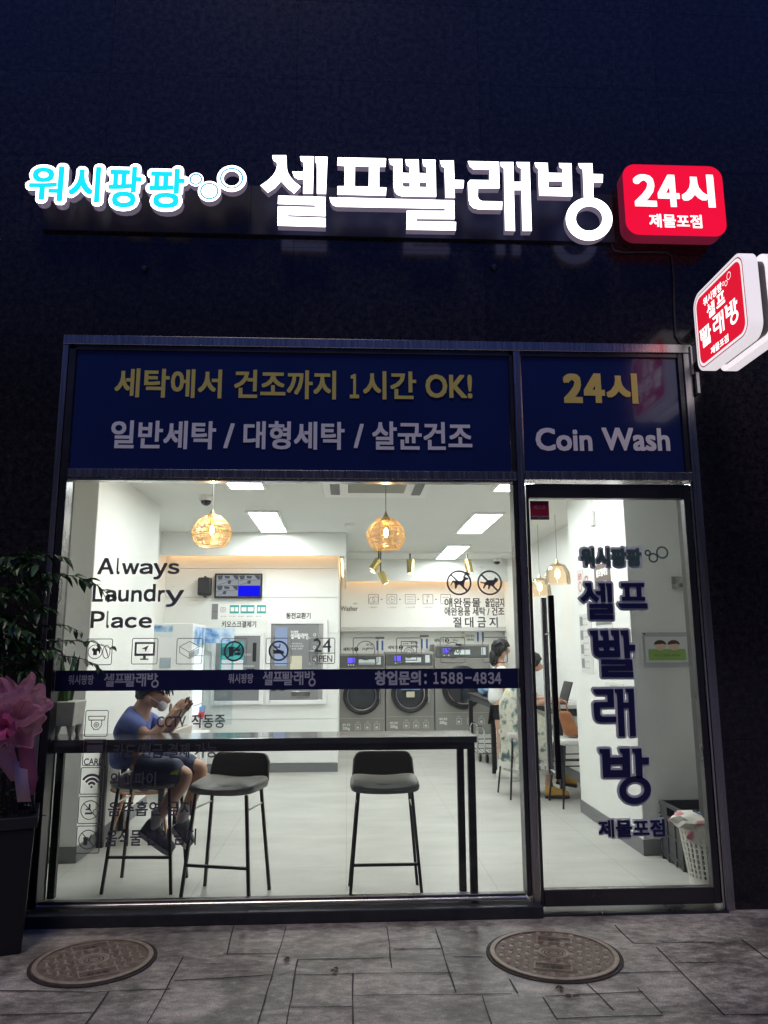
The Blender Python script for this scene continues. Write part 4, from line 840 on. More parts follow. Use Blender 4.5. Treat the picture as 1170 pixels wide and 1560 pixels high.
gg = G(); gg.box(x0 + .25, x0 + .48, KY - .035, KY - .0225, z0 + .04, z0 + .10); gg.build('coin_tray', BRIGHT, t, bevel=.004)
gg = G(); gg.box(x0 + .02, x0 + .075, KY - .03, KY - .0225, z0 + .11, z0 + .125); gg.build('coin_slot', BLACKP, t); gg = G(); gg.box(x0 + .12, x0 + .175, KY - .03, KY - .0225, z0 + .11, z0 + .125); gg.build('coin_slot', BLACKP, t)
# small holder and hook beside the kiosk
t = thing('slip_holder', 'narrow grey holder strip on the wall beside the teal screen machine', 'holder', (-1.6, KY, 1.4)); p, q = kp(317, 966), kp(323, 993); G().box(p.x, q.x, KY - .03, KY - .001, q.z, p.z).build('holder', mat('holder', (.62, .62, .60), .4), t, bevel=.004); gg = G(); gg.box(p.x, q.x, KY - .034, KY - .031, p.z - .05, p.z); gg.build('cap', MGREY, t)
def cloud_print():
    m = mat('blue_print', (.06, .24, .52), .35); n, l = nm(m); tc = n.new('ShaderNodeTexCoord'); x = n.new('ShaderNodeTexNoise'); x.inputs['Scale'].default_value = 9; x.inputs['Detail'].default_value = 4
    cr = n.new('ShaderNodeValToRGB'); e = cr.color_ramp.elements; e[0].position = .38; e[0].color = (.04, .20, .50, 1); e[1].position = .64; e[1].color = (.62, .74, .84, 1)
    l.new(tc.outputs['Object'], x.inputs['Vector']); l.new(x.outputs[0], cr.inputs[0]); l.new(cr.outputs[0], n['Principled BSDF'].inputs['Base Color']); return m
# tall vending cabinet with open glass side
t = thing('vending_cabinet', 'tall white detergent vending cabinet with blue header and lit glass front', 'vending machine', (-1.85, 3.9, FZ))
x0, x1, y0, y1 = -2.19, -1.60, 3.62, 4.3; zt = 1.70
G().box(x0, x1, y0, y1, FZ + .05, zt).build('cabinet', WHITE, t, bevel=.008)
p, q = at(231, 953, y0), at(263, 967, y0); gg = G(); Art(gg, FY(y0 - .003)).rect(p.x, q.x, q.z + .03, p.z); gg.build('header', cloud_print(), t)
gg = G(); Art(gg, FY(y0 - .003)).rect(p.x, q.x, q.z - .012, q.z + .029); gg.build('header_strip', mat('pale_print', (.7, .78, .8), .4), t)
gg = G(); p, q = at(244, 1002, y0), at(260, 1018, y0); gg.box(p.x, q.x, y0 - .02, y0 - .001, q.z, p.z); gg.build('window', mat('pane_grey', (.36, .42, .48), .2), t, bevel=.004)
gx = frame((x1, 0, 0), (0, 1, 0), (0, 0, 1), (1, 0, 0))
gg = G(); Art(gg, gx, .002).rect(y0 + .06, y1 - .04, zt - .22, zt - .03); gg.build('side_header', MATS['blue_print'], t)
gg = G(); Art(gg, gx, .002).rect(y0 + .10, y1 - .08, .75, zt - .25); gg.build('lit_window', emis('cabinet_light', (.80, .92, 1.0), 1.6), t)
gg = G()
for k in range(4): gg.box(x1 + .004, x1 + .02, y0 + .12, y1 - .1, .85 + k * .17, .86 + k * .17)
gg.build('shelf', mat('pale_metal', (.58, .58, .57), .3), t)
gd = G(); gd.box(x1 + .006, x1 + .33, y1 - .03, y1 - .01, .62, zt - .03); gd.build('glass_wing', glass('bluish_glass', (.92, .96, .98), .9), t)
gg = G(); Art(gg, FY(y1 - .032)).rect(x1 + .01, x1 + .33, zt - .20, zt - .035); gg.build('header', MATS['blue_print'], t)
t = thing('supply_box', 'small white supply box with blue side and red cap behind the boy', 'box', (-1.55, 4.2, .62)); 
gg = G(); p, q = at(284, 1076, 4.2), at(310, 1088, 4.2); G().box(p.x, q.x, 4.1, 4.3, q.z, p.z).build('tray', mat('tray_blue', (.16, .3, .55), .4), t, bevel=.006)
gg = G(); p, q = at(285, 1053, 4.2), at(293, 1073, 4.2); gg.ell(((p.x + q.x) / 2, 4.2, (p.z + q.z) / 2), .045, .045, .09); gg.build('bag', mat('bag', (.45, .6, .75), .2), t, smooth=True)
gg = G(); p, q = at(305, 1084, 4.15), at(313, 1092, 4.15); gg.box(p.x, q.x, 4.05, 4.09, q.z, p.z); gg.build('red_cap', mat('red', (.55, .05, .06), .4), t)
gg = G(); p, q = at(242, 1092, 3.55), at(315, 1118, 3.55); t2 = thing('display_table', 'white side table in front of the vending cabinet', 'table', (-1.6, 3.4, FZ))
G().box(-2.1, -1.38, 3.2, 3.58, .60, .63).build('top', WHITE, t2, bevel=.004)
for a_, b_ in ((-2.06, 3.23), (-1.42, 3.23), (-2.06, 3.55), (-1.42, 3.55)): G().box(a_ - .018, a_ + .018, b_ - .018, b_ + .018, FZ, .599).build('leg', WHITE, t2)

# ------------------------------------------------------------------ washing machines
GSTEEL = mat('washer_steel', (.30, .295, .275), .42, .35, var=.05, scale=5); CHROME = mat('chrome', (.75, .75, .76), .12, 1.0)
WY = 7.0
g = G(); g.box(-.09, 2.47, 7.02, 7.615, FZ, .195); tag(g.build('machine_plinth', [W()], loc=(1.2, 7.3, FZ), bevel=.004), 'long low white plinth under the row of washing machines', 'plinth')
INKW = mat('panel_ink', (.72, .72, .72), .5)
def washer(x0, x1, zt, kg, lb, dz, dr):
    t = thing('washing_machine', lb, 'washing machine', ((x0 + x1) / 2, WY, .196), 'coin washing machines in a row')
    G().box(x0 + .004, x1 - .004, WY, 7.6, .197, zt).build('body', GSTEEL, t, bevel=.008)
    xc = (x0 + x1) / 2; w = x1 - x0; F = FY(WY - .002)
    G().box(x0 + .02, x1 - .02, WY - .010, WY - .0005, zt - .20, zt - .03).build('control_panel', mat('washer_panel', (.15, .152, .155), .35, .6), t, bevel=.004)
    gg = G(); gg.box(x0 + .135, x0 + .24, WY - .014, WY - .0105, zt - .135, zt - .06); gg.build('display', emis('washer_display', (.16, .13, .95), 1.3), t)
    gg = G(); Art(gg, FY(WY - .0125)).rect(x0 + .30, x0 + .54, zt - .155, zt - .085); Art(gg, FY(WY - .0125)).rect(x1 - .13, x1 - .065, zt - .16, zt - .05); gg.build('notice', mat('pale_print', (.7, .78, .8), .4), t)
    if kg == '25kg': gg = G(); Art(gg, FY(WY - .088)).rect(xc - .06, xc + .06, dz - .05, dz + .03); gg.build('yellow_sticker', mat('cream_paper', (.62, .58, .46), .6), t); gg = G(); Art(gg, FY(WY - .088)).rect(xc - .14, xc + .14, dz + .055, dz + .075); gg.build('blue_strip', mat('tray_blue', (.16, .3, .55), .4), t)
    gg = G(); [gg.cyl((x0 + .15 + k * .035, WY - .0105, zt - .165), (x0 + .15 + k * .035, WY - .018, zt - .165), .010, n=10) for k in range(3)]; gg.build('buttons', INKW, t)
    zc = dz
    gg = G(); gg.lathe([(dr * 1.02, -.001), (dr * 1.0, -.05), (dr * .9, -.065), (dr * .82, -.06)], (xc, WY, zc), 40, 'y'); gg.build('door_ring', mat('door_black', (.02, .02, .022), .3), t, smooth=True)
    gg = G(); gg.lathe([(dr * .82, -.058), (dr * .79, -.075), (dr * .72, -.075), (dr * .68, -.05)], (xc, WY, zc), 40, 'y'); gg.build('door_rim', CHROME, t, smooth=True)
    gg = G(); gg.lathe([(dr * .70, -.05), (dr * .5, -.07), (dr * .25, -.082), (0, -.085)], (xc, WY, zc), 40, 'y'); gg.build('porthole', glass('porthole_glass', (.55, .58, .6), 1.0), t, smooth=True)
    gg = G(); gg.lathe([(dr * .70, -.02), (dr * .62, -.015), (dr * .30, -.012), (.0, -.012)], (xc, WY, zc), 40, 'y'); 
    for k in range(3):
        a = k * 2.09 + .5; gg.bar((xc, WY - .035, zc), (xc + dr * .66 * math.cos(a), WY - .03, zc + dr * .66 * math.sin(a)), .03, .02)
    gg.build('drum', mat('drum', (.30, .30, .31), .3, .8), t)
    gg = G(); gg.bar((xc + dr * .98, WY - .09, zc - .13), (xc + dr * .98, WY - .09, zc + .06), .025, .03); gg.bar((xc + dr * .98, WY - .09, zc - .03), (xc + dr * .98, WY - .002, zc - .03), .03); gg.build('handle', CHROME, t, bevel=.004)
    gg = G(); Art(gg, FY(WY - .0006)).line([(x0 + .02, zc - dr - .055), (x1 - .02, zc - dr - .055)], .006).line([(x0 + .01, zt - .215), (x1 - .01, zt - .215)], .005); gg.build('seam', mat('seam_light', (.5, .5, .48), .3, .8), t)
    gg = G(); A = Art(gg, FY(WY - .0008)); zz = zc - dr - .17; A.text('세탁 용량', x0 + .12, zz + .025, w=.12, h=.035, bold=.0015, n=4); A.text(kg, x0 + .12, zz - .03, h=.052, bold=.0028, n=6)
    for k in range(3):
        cx = x0 + w * (.42 + .2 * k); A.rr(cx - .042, cx + .042, zz - .05, zz + .035, .006, .005); A.line([(cx - .02, zz + .05), (cx, zz + .07), (cx + .02, zz + .05)], .005); A.rect(cx - .02, cx + .015, zz - .03, zz + .0)
    gg.build('lettering', INKW, t)
    return t
wl_, wr_ = -.13, .565
washer(-.13, .562, 1.365, '20kg', 'grey washing machine standing right beside the white machine wall', .765, .275)
washer(.565, 1.288, 1.39, '25kg', 'grey washing machine in the middle, between its two neighbours', .785, .275)
washer(1.291, 2.13, 1.50, '30kg', 'largest grey washing machine of the row, nearest the side wall', .87, .31)
# cards and lettering above the machines
INK2_ = mat('dark_ink', (.04, .04, .045), .5)
for n_, kg, xa, zz, lb in ((1, '20kg', -.10, 1.43, 'price card with blue columns above the washing machine next to the machine wall'), (2, '25kg', .60, 1.455, 'price card with blue columns above the middle washing machine'), (3, '30kg', 1.33, 1.56, 'price card with blue columns above the 30kg machine')):
    x_ = xa + .54 + (.16 if n_ == 3 else 0); t = thing('price_card', lb, 'price card', (x_, 7.6, zz)); G().box(x_, x_ + .14, 7.606, 7.618, zz - .03, zz + .19).build('card', PAPER, t)
    gg = G(); A = Art(gg, FY(7.605)); A.rect(x_, x_ + .14, zz + .155, zz + .19); gg.build('heading', MGREY, t)
    gg = G(); A = Art(gg, FY(7.605)); A.rect(x_ + .015, x_ + .045, zz - .02, zz + .13); gg.build('column', mat('blue_ink', (.05, .14, .40), .5), t); gg = G(); Art(gg, FY(7.605)).rect(x_ + .095, x_ + .125, zz - .02, zz + .13); gg.build('column', MATS['blue_ink'], t)
    gg = G(); A = Art(gg, FY(7.617)); A.text('세탁기', xa + .11, zz, w=.15, h=.055, bold=.0015, n=4); A.text(kg, xa + .37, zz, h=.042)
    A.poly(circ(xa + .24, zz, .034, n=20)); 
    for k in range(2): A.text(('급수 안내', '세제 투입')[k], x_ - .09, zz + .07 - k * .06, w=.11, h=.03, bold=.001, n=4)
    A2 = Art(gg, FY(7.6155)); gg.build('wall_lettering', INK2_, t)
    gg = G(); Art(gg, FY(7.6155)).text(str(n_), xa + .24, zz, h=.04, bold=.0015, n=4); gg.build('number', PAPER, t)
t = thing('wash_guide', 'row of line pictograms with arrows and Washer lettering high on the back wall', 'wall graphics', (.6, 7.498, 2.1))
gg = G(); A = Art(gg, FY(7.4985)); xs = [at(px, 914, 7.49).x for px in (569, 597, 625, 652, 679)]; zi = at(600, 913, 7.49).z
for k, x in enumerate(xs):
    A.rr(x - .082, x + .082, zi - .075, zi + .08, .015, .007)
    if k == 0: A.ring(x - .025, zi - .01, .045, .006); A.ring(x + .03, zi, .045, .006)
    if k == 1: A.ring(x, zi, .05, .006); A.line([(x - .005, zi + .02), (x - .005, zi - .015), (x + .02, zi)], .007)
    if k == 2: [A.line([(x - .05, zi + q), (x + .05, zi + q)], .005) for q in (.04, 0, -.04)]
    if k == 3: A.text('500', x, zi + .05, h=.022); A.rect(x - .02, x - .005, zi - .05, zi); A.poly([(x - .01, zi + .03), (x + .012, zi + .03), (x, zi + .015)])
    if k == 4: A.line([(x - .05, zi + .03), (x + .05, zi + .03)], .005); A.line([(x - .05, zi - .03), (x + .03, zi - .03)], .005)
    if k < 4: A.poly([(x + .115, zi + .012), (x + .15, zi), (x + .115, zi - .012)])
    A.text(('1. 빨래넣기', '2. 도어닫기', '3. 코스선택', '4. 동전투입', '5. 시작버튼')[k], x, zi - .125, w=.14, h=.026)
p = at(532, 927, 7.49); A.text('Washer', p.x - .0, p.z, w=.27, h=.075, bold=.001, n=4); A.text('세탁', p.x + .09, p.z + .075, w=.07, h=.032)
gg.build('pictograms', mat('soft_ink', (.16, .15, .15), .6), t)
t = thing('yellow_notes', 'small cluster of cream notes on the wall left of the third price card', 'notes', (1.9, 7.61, 1.66)); gg = G()
x_ = 1.84
for dx, dz in ((0, 0), (.06, -.05), (0, -.07)): G().box(x_ - .04 + dx, x_ + .01 + dx, 7.606, 7.616, 1.66 + dz, 1.70 + dz).build('note', mat('cream_paper', (.62, .58, .46), .6), t)

# ------------------------------------------------------------------ bar table, stools
TZ = .93
tb = thing('bar_table', 'long narrow black bar table standing against the window', 'table', (-.5, .25, FZ))
G().box(-1.80, .748, .075, .40, TZ - .035, TZ).build('tabletop', mat('table_top', (.030, .032, .036), .16, var=.2, coat=.4), tb, bevel=.003)
gg = G(); gg.box(-1.785, .735, .085, .105, TZ - .072, TZ - .036); gg.box(-1.785, .735, .37, .39, TZ - .072, TZ - .036); gg.build('apron', BLACKM, tb)
for x, y in ((-1.735, .105), (-1.70, .37), (.715, .105), (.690, .365)): G().box(x - .021, x + .021, y - .018, y + .018, FZ, TZ - .073).build('leg', BLACKM, tb, bevel=.002, seg=1)
SEATM = mat('stool_leather', (.20, .195, .175), .45, var=.08, scale=20, bump=.08, bscale=250); SEATD = mat('stool_shell', (.06, .06, .058), .45)
def sheet(fn, nu, nv, th):         # thick curved sheet: fn(u,v) -> (point, normal)
    g = G(); P = [[fn(i / nu, j / nv) for j in range(nv + 1)] for i in range(nu + 1)]; vs = []
    for s_ in (0, 1): vs += [P[i][j][0] - P[i][j][1] * th * s_ for i in range(nu + 1) for j in range(nv + 1)]
    k = (nu + 1) * (nv + 1); I = lambda i, j, s_=0: s_ * k + i * (nv + 1) + j; fs = []
    for i in range(nu):
        for j in range(nv): fs += [(I(i, j), I(i + 1, j), I(i + 1, j + 1), I(i, j + 1)), (I(i, j, 1), I(i, j + 1, 1), I(i + 1, j + 1, 1), I(i + 1, j, 1))]
    for i in range(nu): fs += [(I(i, 0), I(i, 0, 1), I(i + 1, 0, 1), I(i + 1, 0)), (I(i, nv), I(i + 1, nv), I(i + 1, nv, 1), I(i, nv, 1))]
    for j in range(nv): fs += [(I(0, j), I(0, j + 1), I(0, j + 1, 1), I(0, j, 1)), (I(nu, j), I(nu, j, 1), I(nu, j + 1, 1), I(nu, j + 1))]
    return g.add(vs, fs)
def sq(u, p=.5): return (abs(2 * u - 1) ** p) * (1 if u > .5 else -1)
def make_stool(x, y, rot, lb):
    t = thing('bar_stool', lb, 'bar stool', (0, 0, FZ), 'black bar stools at the window table')
    SZ = .615                                    # seat height above the floor
    # seat: rounded upholstered pad, front at -y
    g = G(); n, m_ = 40, 8; vs = []; fs = []
    def prof(a): c, s_ = math.cos(a), math.sin(a); e = .42; return (.205 * math.copysign(abs(c) ** e, c), .185 * math.copysign(abs(s_) ** e, s_))
    rings = [(.86, -.022), (.97, -.018), (1.0, .0), (.985, .018), (.93, .030), (.7, .034), (.35, .030)]
    for k, h in rings:
        for i in range(n):
            px, py = prof(2 * math.pi * i / n); dip = -.018 * (1 - (px / .205) ** 2) * (1 if h > 0 else .6) + (.012 * (py / .185) if h > 0 else 0)
            vs.append((px * k, py * k, FZ + SZ + h + dip))
    K = len(rings)
    for q in range(K - 1): fs += [(q * n + i, q * n + (i + 1) % n, (q + 1) * n + (i + 1) % n, (q + 1) * n + i) for i in range(n)]
    fs += [tuple(range(n - 1, -1, -1)), tuple(range((K - 1) * n, K * n))]
    g.add(vs, fs); g.build('seat', SEATM, t, smooth=True)
    # backrest: low wrap-around shell at +y
    def back(u, v):
        a = (u - .5) * 1.25; x_ = .335 * math.sin(a) * (1 - .04 * v); y_ = .150 + .16 * (math.cos(a) - .82) * .8 + .035 * v
        z_ = FZ + SZ + .005 + .158 * v * (1 - .30 * max(0, (abs(2 * u - 1) - .72) / .28) ** 2.5)
        nn = Vector((-math.sin(a) * .5, -1, .15)).normalized(); return Vector((x_, y_, z_)), nn
    sheet(lambda u, v: back(u, v), 20, 8, -.024).build('backrest', SEATD, t, bevel=.009, smooth=True)
    ft = []
    for sx, sy in ((-1, -1), (1, -1), (-1, 1), (1, 1)):
        a = Vector((sx * .155, sy * .12 + .0, FZ + SZ - .03)); b = Vector((sx * .205, sy * .165, FZ + .001)); ft.append((a, b))
        g = G(); g.bar(a, b, .017, .017); g.build('leg', BLACKM, t)
    def lv(i, z): a, b = ft[i]; return a.lerp(b, (a.z - z) / (a.z - b.z))
    g = G(); g.bar(lv(0, FZ + .20), lv(1, FZ + .20), .015); g.build('footrest', BLACKM, t)
    g = G(); g.bar(lv(0, FZ + .50), lv(2, FZ + .50), .009); g.bar(lv(1, FZ + .50), lv(3, FZ + .50), .009); g.build('stretcher', mat('pale_metal', (.58, .58, .57), .3, .6), t)
    t.location = (x, y, FZ); t.rotation_euler = (0, 0, rot); return t
stool = make_stool(-.695, .335, R(-14), 'empty dark leather bar stool nearest the seated boy')
clone(stool, (.225, .325, FZ), 0, 'empty dark leather bar stool farther from the boy, near the table end')
clone(stool, (-1.215, .57, FZ), R(-4), 'dark bar stool that the boy in blue sits on')

# plant pot on the bar table
t = thing('table_planter', 'pale grey square planter on cone legs holding a spiky plant on the bar table', 'planter', (-1.66, .26, TZ))
g = G(); x0, x1, y0, y1, z0, z1 = -1.755, -1.555, .13, .33, TZ + .068, TZ + .205
g.hexa([(x0 + .012, y0 + .012, z0), (x1 - .012, y0 + .012, z0), (x1 - .012, y1 - .012, z0), (x0 + .012, y1 - .012, z0), (x0, y0, z1), (x1, y0, z1), (x1, y1, z1), (x0, y1, z1)]); g.build('pot', mat('pot_concrete', (.46, .46, .43), .8, var=.1, scale=20), t, bevel=.006)
for a, b in ((x0 + .03, y0 + .04), (x1 - .03, y0 + .04), (x0 + .05, y1 - .04), (x1 - .03, y1 - .04)): G().cyl((a, b, TZ + .001), (a, b, z0), .008, .026, 12).build('leg', MATS['pot_concrete'], t, smooth=True)
LEAFD = leaf_mat('leaf_dark', (.014, .040, .014), (.05, .13, .035)); LEAFM = leaf_mat('leaf_mid', (.03, .08, .02), (.10, .22, .05)); BARK = mat('bark', (.06, .045, .035), .85)
g = G(); rg = random.Random(5)
for k in range(9):
    bx, by = rg.uniform(x0 + .05, x1 - .05), rg.uniform(y0 + .05, y1 - .05); h = rg.uniform(.14, .33); lean = Vector((rg.uniform(-.05, .05), rg.uniform(-.05, .05), 0)); pts = []; w0 = rg.uniform(.014, .022)
    for i in range(7):
        u = i / 6; pts.append((Vector((bx, by, z1 - .03)) + lean * u + Vector((0, 0, h * u)), w0 * (1 - u ** 2.2) + .001))
    an = rg.uniform(0, 3.1); d = Vector((math.cos(an), math.sin(an), 0)); nn = Vector((-d.y, d.x, 0)); vs = []
    for p, w in pts: vs += [p - d * w, p + nn * w * .4, p + d * w, p - nn * w * .25]
    fs = [(i * 4 + j, i * 4 + (j + 1) % 4, i * 4 + 4 + (j + 1) % 4, i * 4 + 4 + j) for i in range(6) for j in range(4)]; g.add(vs, fs)
g.build('leaves', LEAFD, t)

# second table by the side wall and the copper legged chair
t = thing('side_table', 'small dark legged table against the side wall behind the boy', 'table', (-1.55, 1.8, FZ))
G().box(-1.815, -1.33, 1.49, 2.08, .735, .76).build('tabletop', mat('table_top', (.03, .03, .03), .2), t, bevel=.003)
for x, y in ((-1.785, 1.51), (-1.36, 1.51), (-1.785, 2.03), (-1.36, 2.03)): G().box(x - .02, x + .02, y - .02, y + .02, FZ, .734).build('leg', BLACKM, t)
COPPER = mat('copper', (.72, .40, .26), .28, .9); FAB = mat('beige_fabric', (.50, .46, .41), .85, var=.06, bump=.1, bscale=300)
def lounge(x, y, rz, lb):
    t = thing('shell_chair', lb, 'chair', (0, 0, FZ))
    g = G(); g.lathe([(.0, .355), (.16, .355), (.235, .385), (.25, .43), (.225, .455), (0, .45)], (0, 0, FZ), 28); g.build('seat', FAB, t, smooth=True)
    def bk(u, v):
        a = R(-105 + 210 * u) + math.pi / 2; r_ = .245 + .035 * v; hgt = .40 * v * (1 - .45 * abs(2 * u - 1) ** 2.5); c = Vector((r_ * math.cos(a), r_ * math.sin(a), FZ + .43 + hgt)); return c, Vector((math.cos(a), math.sin(a), -.1))
    sheet(bk, 24, 6, .03).build('backrest', FAB, t, bevel=.010, smooth=True)
    g = G(); g.tube([(.235 * math.cos(2 * math.pi * i / 28), .235 * math.sin(2 * math.pi * i / 28), FZ + .372) for i in range(28)], .009, 6, True); g.build('seat_ring', COPPER, t, smooth=True)
    for k in range(4):
        a = R(45 + 90 * k); g = G(); g.cyl((.16 * math.cos(a), .16 * math.sin(a), FZ + .37), (.27 * math.cos(a), .27 * math.sin(a), FZ + .03), .013, .009, 10); lg = g.build('leg', COPPER, t, smooth=True)
        g = G(); g.cyl((.27 * math.cos(a), .27 * math.sin(a), FZ + .031), (.277 * math.cos(a), .277 * math.sin(a), FZ + .0), .011, .010, 10); g.build('foot_cap', BLACKP, lg)
    t.location = (x, y, FZ); t.rotation_euler = (0, 0, rz); t.scale = (1.12, 1.12, 1.0); return t
lounge(-1.52, 1.74, R(-90), 'beige shell chair with copper legs behind the boy')

# ------------------------------------------------------------------ right hand counter, cart, chairs
t = thing('laptop_counter', 'high grey counter along the side wall with a laptop on it', 'counter', (2.2, 3.4, FZ))
G().box(1.99, 2.463, 3.06, 4.35, .85, .885).build('countertop', mat('counter_top', (.42, .42, .42), .3, var=.05), t, bevel=.003); G().box(2.06, 2.463, 3.08, 4.33, .78, .849).build('apron', BLACKM, t)
for x, y in ((2.07, 3.11), (2.07, 4.30)): G().box(x - .022, x + .022, y - .022, y + .022, FZ, .779).build('leg', BLACKM, t)
t = thing('laptop', 'open black laptop on the high counter beside the pillar edge', 'laptop', (2.2, 3.0, .886))
p = at(853, 1069, 3.1); q = at(866, 1070, 3.1); r_ = at(874, 1040, 3.1); g = G(); g.box(2.0, 2.15, 3.10, 3.40, .886, .900); g.build('base', BLACKP, t, bevel=.003)
g = G(); g.bar((2.152, 3.25, .903), (2.215, 3.25, 1.10), .012, .28, up=Vector((0, 1, 0))); g.build('screen', BLACKP, t)
t = thing('folding_counter', 'black topped laundry folding counter with thin legs in front of the machines', 'counter', (1.9, 5.5, FZ))
G().box(1.66, 2.46, 4.55, 6.25, .80, .835).build('countertop', BLACKM, t, bevel=.003); G().box(1.70, 2.46, 4.58, 6.22, .735, .799).build('apron', mat('counter_side', (.10, .10, .105), .4), t)
for x, y in ((1.695, 4.59), (1.695, 6.20)): G().box(x - .026, x + .026, y - .026, y + .026, FZ, .734).build('leg', BLACKM, t)
t = thing('laundry_heap', 'heap of pale blue and white laundry on the folding counter', 'laundry', (1.95, 5.4, .836))
def blob(name, c, r3, mt, par, amp=.25, fr=5, sub=3):
    bm = bmesh.new(); bmesh.ops.create_icosphere(bm, subdivisions=sub, radius=1); g = G()
    vs = []
    for v in bm.verts:
        k = 1 + amp * noise.noise(v.co * fr * .35 + Vector(c) * 3) + amp * .5 * noise.noise(v.co * fr); vs.append(Vector(c) + Vector((v.co.x * r3[0], v.co.y * r3[1], v.co.z * r3[2])) * k)
    g.add(vs, [tuple(v.index for v in f.verts) for f in bm.faces]); bm.free(); return g.build(name, mt, par, smooth=True)
blob('towel', (1.92, 5.0, .90), (.17, .25, .07), mat('towel_white', (.72, .74, .76), .9), t); blob('towel', (1.83, 5.5, .91), (.14, .2, .08), mat('towel_blue', (.25, .40, .62), .9), t)
t = thing('laundry_cart', 'chrome wire laundry cart with black castors below the folding counter', 'cart', (1.75, 5.75, FZ)); g = G()
for y in (5.5, 6.0):
    g.tube([(1.655, y, .12), (1.65, y, .40), (1.67, y, .45), (1.72, y, .45), (1.75, y, .40), (1.75, y, .12)], .011, 8); 
for z in (.12, .24): g.tube([(1.655, 5.5, z), (1.655, 6.0, z)], .008, 6); g.tube([(1.655, 5.5, z), (2.1, 5.5, z)], .008, 6); g.tube([(1.655, 6.0, z), (2.1, 6.0, z)], .008, 6)
for k in range(8): g.tube([(1.70 + k * .05, 5.5, .12), (1.70 + k * .05, 6.0, .12)], .005, 5)
g.build('frame', CHROME, t, smooth=True)
for x, y in ((1.69, 5.52), (1.76, 5.40), (2.05, 5.5), (2.05, 6.0)): G().cyl((x - .014, y, FZ + .052), (x + .014, y, FZ + .052), .051, n=18).build('castor', BLACKP, t, smooth=True)
def cchair(x, y, rz, lb, sz=.56, seatm=LGREY):
    t = thing('counter_chair', lb, 'chair', (0, 0, FZ), 'thin legged chairs at the side counter')
    G().box(-.20, .20, -.19, .19, FZ + sz, FZ + sz + .05).build('seat', seatm, t, bevel=.018, smooth=True)
    for sx in (-1, 1):
        for sy in (-1, 1): G().cyl((sx * .16, sy * .15, FZ + sz), (sx * .215, sy * .20, FZ), .011, .009, 8).build('leg', BLACKM, t, smooth=True)
    g = G()
    for z, k in ((sz - .12, .18), (sz - .18, .185)):
        for sy in (-1, 1): g.tube([(-k, sy * .168, FZ + z), (k, sy * .168, FZ + z)], .006, 6)
    g.build('stretcher', BLACKM, t)
    t.location = (x, y, FZ); t.rotation_euler = (0, 0, rz); return t
cchair(1.74, 3.25, R(6), 'thin black legged chair under the woman in the floral dress')
cchair(2.13, 2.80, R(3), 'pale seated chair half hidden behind the white pillar, holding a brown bag', .54)
t = thing('tote_bag', 'slouched brown leather bag on the chair beside the pillar', 'bag', (2.2, 2.86, .63)); g = G()
g.hexa([(2.03, 2.72, .622), (2.17, 2.72, .622), (2.17, 2.86, .622), (2.03, 2.86, .622), (1.97, 2.75, .85), (2.08, 2.75, .85), (2.08, 2.83, .85), (1.97, 2.83, .85)]); g.build('bag_body', mat('tan_leather', (.27, .10, .035), .45, var=.3, scale=9, bump=.2, bscale=18), t, bevel=.03, smooth=True, seg=4)
g = G(); g.tube([(1.99, 2.79, .845), (1.985, 2.79, .92), (2.01, 2.79, .95), (2.05, 2.79, .92), (2.06, 2.79, .845)], .008, 6); g.build('strap', MATS['tan_leather'], t, smooth=True)

# notices and posters
t = thing('clear_notice', 'clear acrylic notice with two bowing children drawn over a green card', 'notice', (2.3, 1.03, 1.4)); p, q = at(977, 963, 1.03), at(1056, 1016, 1.03)
G().box(p.x, q.x, 1.030, 1.036, q.z, p.z).build('acrylic_plate', mat('acrylic', (.48, .49, .51), .15), t, bevel=.003)
a, b = at(982, 970, 1.029), at(1050, 1009, 1.029); F = FY(1.0295); gg = G(); Art(gg, F).rect(a.x, b.x, b.z, a.z); gg.build('card', mat('card_white', (.70, .70, .72), .5), t)
gg = G(); Art(gg, FY(1.0285)).poly(rrect(a.x + .02, b.x - .02, b.z + .015, b.z + .095, .012)); gg.build('green_board', mat('card_green', (.28, .46, .13), .5), t)
w_ = b.x - a.x; gg = G(); A = Art(gg, FY(1.0280)); A.text('바르고 고운말을 써주세요', (a.x + b.x) / 2, b.z + .05, w=.19, h=.018); gg.build('lettering', mat('card_ink', (.05, .10, .04), .5), t)
for k, cx in enumerate((a.x + .11, b.x - .105)):
    gg = G(); Art(gg, FY(1.0282)).poly(circ(cx, b.z + .115, .038, .030)); gg.build('drawn_face', mat('card_skin', (.75, .52, .42), .6), t)
    gg = G(); Art(gg, FY(1.0279)).poly([(cx + .046 * math.cos(R(q_)), b.z + .125 + .034 * math.sin(R(q_))) for q_ in range(0, 181, 15)] + [(cx - .02, b.z + .128), (cx + .02, b.z + .132)]); gg.build('drawn_hair', mat('card_hair', (.10, .05, .035), .6), t)
gg = G(); [gg.cyl((x_, 1.0305, p.z - .012), (x_, 1.022, p.z - .012), .009, n=12) for x_ in (p.x + .02, q.x - .02)]; gg.build('screw', CHROME, t, smooth=True)
gx = lambda x: FX(x)
def poster(name, lb, y0, y1, z0, z1, mt, lines=()):
    t = thing(name, lb, 'poster', (2.05, (y0 + y1) / 2, z0)); G().box(2.0475, 2.0510, y0, y1, z0, z1).build('sheet', mt, t); F = FX(2.0472)
    for mt2, fn in lines:
        gg = G(); fn(Art(gg, F), -y1, -y0, z0, z1); gg.build('print', mt2, t)
    return t
RED_ = mat('red_print', (.55, .05, .04), .5)
